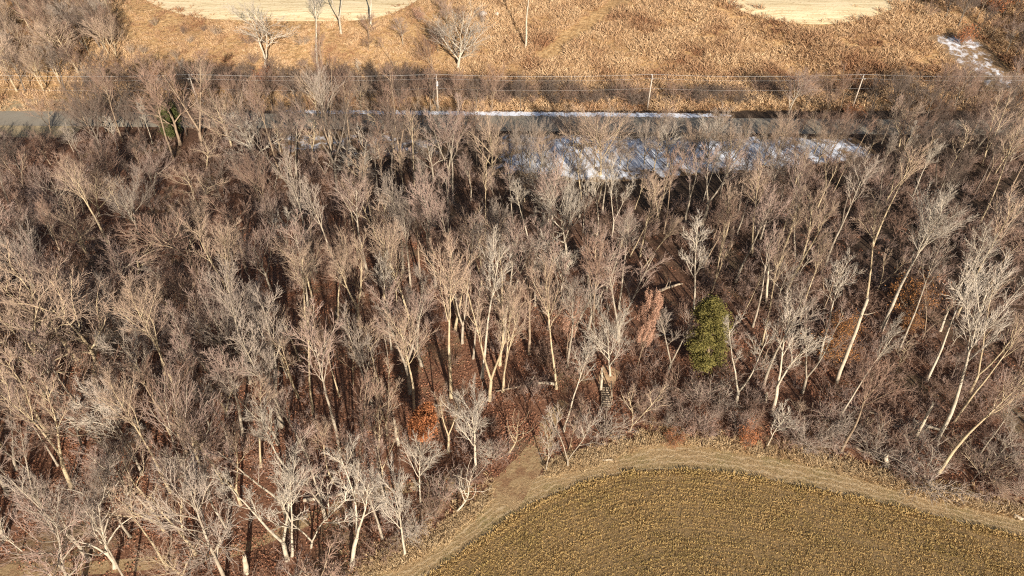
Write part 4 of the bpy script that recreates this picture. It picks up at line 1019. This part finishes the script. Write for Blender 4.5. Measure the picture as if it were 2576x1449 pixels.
# the crop: rows that follow the field's curved edge
D_ = np.array([0.12 + .40 * k for k in range(95)]); Ec = np.gradient(CE, axis=0); Ec /= np.linalg.norm(Ec, axis=1, keepdims=True); Nc = np.stack([Ec[:, 1], -Ec[:, 0]], 1)
rows = []; rk = []
for k, dd in enumerate(D_):
    c = resamp(CE + Nc * dd, 3000); s = np.linalg.norm(c[1] - c[0]); stp = max(1, int(.13 / max(s, 1e-3))); c = c[::stp]
    rows.append(c + nr.normal(size=c.shape) * (.035 if k > 1 else .025)); rk.append(np.full(len(c), k))
q = np.concatenate(rows); rk = np.concatenate(rk); P = np.stack([q[:, 0], q[:, 1], ground_z(q[:, 0], q[:, 1]) + .02], 1); ok, px, py = inview(P, 200); P = P[ok]; rk = rk[ok]
dmin = np.array([np.min((CE[:, 0] - a) ** 2 + (CE[:, 1] - b_) ** 2) for a, b_ in P[:, :2]]); kk = dmin > .01; P = P[kk]; rk = rk[kk]
from math import isfinite
kk = np.array([inpoly(*to_px(p), crop_px + [(2900, 1700), (800, 1700)]) for p in P]); P = P[kk]; rk = rk[kk]
vn = vnoise(P[:, 0], P[:, 1], .9, 3) + .6 * vnoise(P[:, 0], P[:, 1], 2.3, 5); kk = nr.random(len(P)) < .80 + .2 * vn; P = P[kk]; rk = rk[kk]; vn = vnoise(P[:, 0], P[:, 1], .9, 3)
gn_scatter("field_crop", P, nr.uniform(0, 6.28, len(P)), nr.uniform(.7, 1.3, len(P)) * (1 + .15 * vn) * np.where(rk < 2, 1.5, np.array([1.12, .95, .82, 1.0, 1.15, .8, .9])[(rk * 5 + rk // 3) % 7]), [(tuft(70 + i, 14, .25, .10, .8, .032), CROP) for i in range(5)])
# fallen leaves on the floor of the near wood
n = 26000; x = nr.uniform(-90, 90, n); y = nr.uniform(30, 92, n); P = np.stack([x, y, ground_z(x, y) + .03], 1); ok, px, py = inview(P, 40); keepm = ok & (nr.random(n) < (.42 + .45 * vnoise(x, y, .5, 9)) * np.clip((96 - y - .45 * x) / 30, .12, 1))
for i in np.where(keepm)[0]:
    if not inpoly(px[i], py[i], WOOD): keepm[i] = False
P = P[keepm]
def litter(seed):
    g = np.random.default_rng(seed); G = Geo(); c = np.concatenate([g.normal(size=(26, 2)) * .35, g.uniform(0, .06, (26, 1))], 1); N = len(c); a = g.uniform(0, 6.28, N); sz = g.uniform(.05, .11, N)[:, None]
    u = np.stack([np.cos(a), np.sin(a), g.normal(size=N) * .4], 1) * sz; v = np.stack([-np.sin(a), np.cos(a), g.normal(size=N) * .4], 1) * sz * .7
    G.add(np.stack([c - u, c - v, c + u, c + v], 1), np.arange(N * 4).reshape(-1, 4)); return G.mesh("litter")
gn_scatter("fallen_leaves", P, nr.uniform(0, 6.28, len(P)), nr.uniform(.7, 1.3, len(P)), [(litter(220 + i), LEAF_LITTER) for i in range(4)])
# underbrush inside the wood
n = 14000; x = nr.uniform(-125, 135, n); y = nr.uniform(30, 121, n); P = np.stack([x, y, ground_z(x, y)], 1); ok, px, py = inview(P, 60); pn = vnoise(x, y, .25, 6) + .4 * vnoise(x, y, .9, 8)
dens = np.where(px > 1700, .62, np.where(py > 900, .26, .42)); keepm = ok & (nr.random(n) < dens + .4 * pn)
for i in np.where(keepm)[0]:
    if not inpoly(px[i], py[i], WOOD) or any(inpoly(px[i], py[i], k) for k in KEEP_OUT[:4]): keepm[i] = False
P = P[keepm]
def brush(seed):
    g = np.random.default_rng(seed); G = Geo(); n = 12; az = g.uniform(0, 6.28, n); A = np.stack([np.cos(az) * .3, np.sin(az) * .3, np.full(n, -.05)], 1)
    D = nrm(np.stack([np.cos(az) * g.uniform(.2, 1.1, n), np.sin(az) * g.uniform(.2, 1.1, n), np.ones(n)], 1)); L = g.uniform(.8, 1.9, n)
    Pp, Rd = grow(A, D, L, np.full(n, .026), np.full(n, .012), 3, .14, -.03, g); G.tubes(Pp, Rd, 3); a, d, l, r = sprout(Pp, Rd, L, 6, .2, 1, 45, .5, .8, g, .05, .3); G.spikes(a, a + d * l[:, None], np.clip(r, .012, .018)); 
    b2 = a + d * l[:, None] * .5; a2 = np.repeat(b2, 2, 0); d2 = nrm(np.repeat(d, 2, 0) + g.normal(size=(len(a2), 3)) * .5); G.spikes(a2, a2 + d2 * np.repeat(l, 2)[:, None] * .5, np.full(len(a2), .012)); return G.mesh("brush")
gn_scatter("underbrush", P, nr.uniform(0, 6.28, len(P)), nr.uniform(.6, 1.35, len(P)), [(brush(120 + i), TWIG['brown'] if i % 3 else TWIG['mauve']) for i in range(6)])

# ------------------------------------------------------------------ labels for the trees of the mass: nearest landmark, side of it and order
LAND = [("the green cedar", 1778, 860), ("the white birch clump", 1520, 510), ("the copper-leaved beech", 1603, 830), ("the timber steps", 1525, 1000), ("the rust-leaved sapling", 1057, 1090), ("the white round-crowned tree", 1205, 1080),
        ("the snowy clearing", 1600, 395), ("the leftmost utility pole", 478, 220), ("the transformer pole", 1098, 225), ("the pale pole above the snow", 1636, 235), ("the pole in the brush", 2160, 230), ("the small leaning cedar", 425, 305), ("the spreading hillside tree", 1152, 100),
        ("the pale stump", 2232, 1165), ("the long fallen log", 840, 1245), ("the wide orange shrub", 2285, 750), ("the great crooked oak", 230, 830), ("the round rust shrub", 1877, 1095), ("the red leaf clearing", 650, 1300), ("the dark hollow", 600, 530), ("the mauve fan-topped tree", 665, 525),
        ("the snowy gully", 2430, 150), ("the tallest central tree", 1120, 780), ("the full round-crowned tree", 768, 740), ("the bend of the track", 1300, 1240), ("the broad fan-crowned tree", 550, 290), ("the left stubble field", 700, 20), ("the curved fallen log", 320, 1080), ("the broad pale tree", 2340, 600), ("the top left corner", 0, 0), ("the left road end", 60, 300), ("the sprawling grey shrub", 2340, 1195), ("the right road end", 2560, 340), ("the left edge", 0, 640), ("the dead crooked tree", 270, 1340), ("the pinkish mauve tree", 510, 790), ("the tall snag", 2140, 860), ("the right edge", 2570, 720)]
ADJ = {'tan': 'tan', 'grey': 'grey', 'white': 'pale', 'brown': 'brown', 'mauve': 'mauve', 'dark': 'dark'}
NOUN = {'forest': 'high-crowned tree', 'slender': 'slender tree', 'fan': 'fan-crowned tree', 'oak': 'crooked tree', 'shade': 'bushy-crowned tree', 'sapling': 'sapling', 'shrub': 'leafless shrub', 'birch': 'slim tree', 'dead': 'dead tree'}
ORD = ["nearest", "second nearest", "third nearest", "fourth nearest", "fifth nearest", "sixth nearest", "seventh nearest", "eighth nearest", "ninth nearest", "tenth nearest", "eleventh nearest", "twelfth nearest", "thirteenth nearest", "fourteenth nearest", "farthest"]
slots = {}
for t in TREES:
    b = t['base']; up = 0.6 if t['form'] not in ('shrub',) else .3
    px, py = to_px((b[0], b[1], b[2] + t['h'] * .4))
    best = min(LAND, key=lambda L: (L[1] - px) ** 2 + 1.3 * (L[2] - py) ** 2); dx, dy = px - best[1], py - best[2]
    if abs(dx) > abs(dy) * 1.1: side = "right of" if dx > 0 else "left of"
    else: side = "on the field side of" if dy > 0 else "on the hill side of"
    if best[0].endswith(("corner", "edge")): side = "by"
    hr = t['h'] / {'forest': 16.5, 'slender': 17, 'fan': 11, 'oak': 11, 'shade': 9, 'sapling': 7.5, 'shrub': 3.0}.get(t['form'], 10)
    slots.setdefault((best[0], side, 'low ' if hr < .85 else 'tall ' if hr > 1.12 else '', t['tone'], t['form']), []).append((math.hypot(dx, dy), t))
GROUPS = {'sapling': 'saplings between the tall trees', 'shrub': 'leafless shrubs along the wood edge and hill foot', 'oak': 'crooked oaks in the bare wood'}
for (lm, side, size, tone, form), L in slots.items():
    L.sort(key=lambda q: q[0])
    for i, (d, t) in enumerate(L):
        o = t['o']; ln = ""
        lab = f"{'' if len(L) == 1 else ORD[min(i, 14)] + ' '}{size}{ADJ[tone]} bare {NOUN[form]}" if form not in ('dead', 'shrub') else f"{'' if len(L) == 1 else ORD[min(i, 14)] + ' '}{size}{ADJ[tone]} {NOUN[form]}"
        lab = f"{lab} {side} {lm}"
        if len(lab.split()) > 16: lab = lab.replace(' bare', '', 1).replace('nearest tall ', 'nearest ').replace('nearest low ', 'nearest ') if len(lab.split()) > 17 else lab.replace(' bare', '', 1)
        tag(o, lab, t['cat'], GROUPS.get(form, 'bare trees of the wood'))
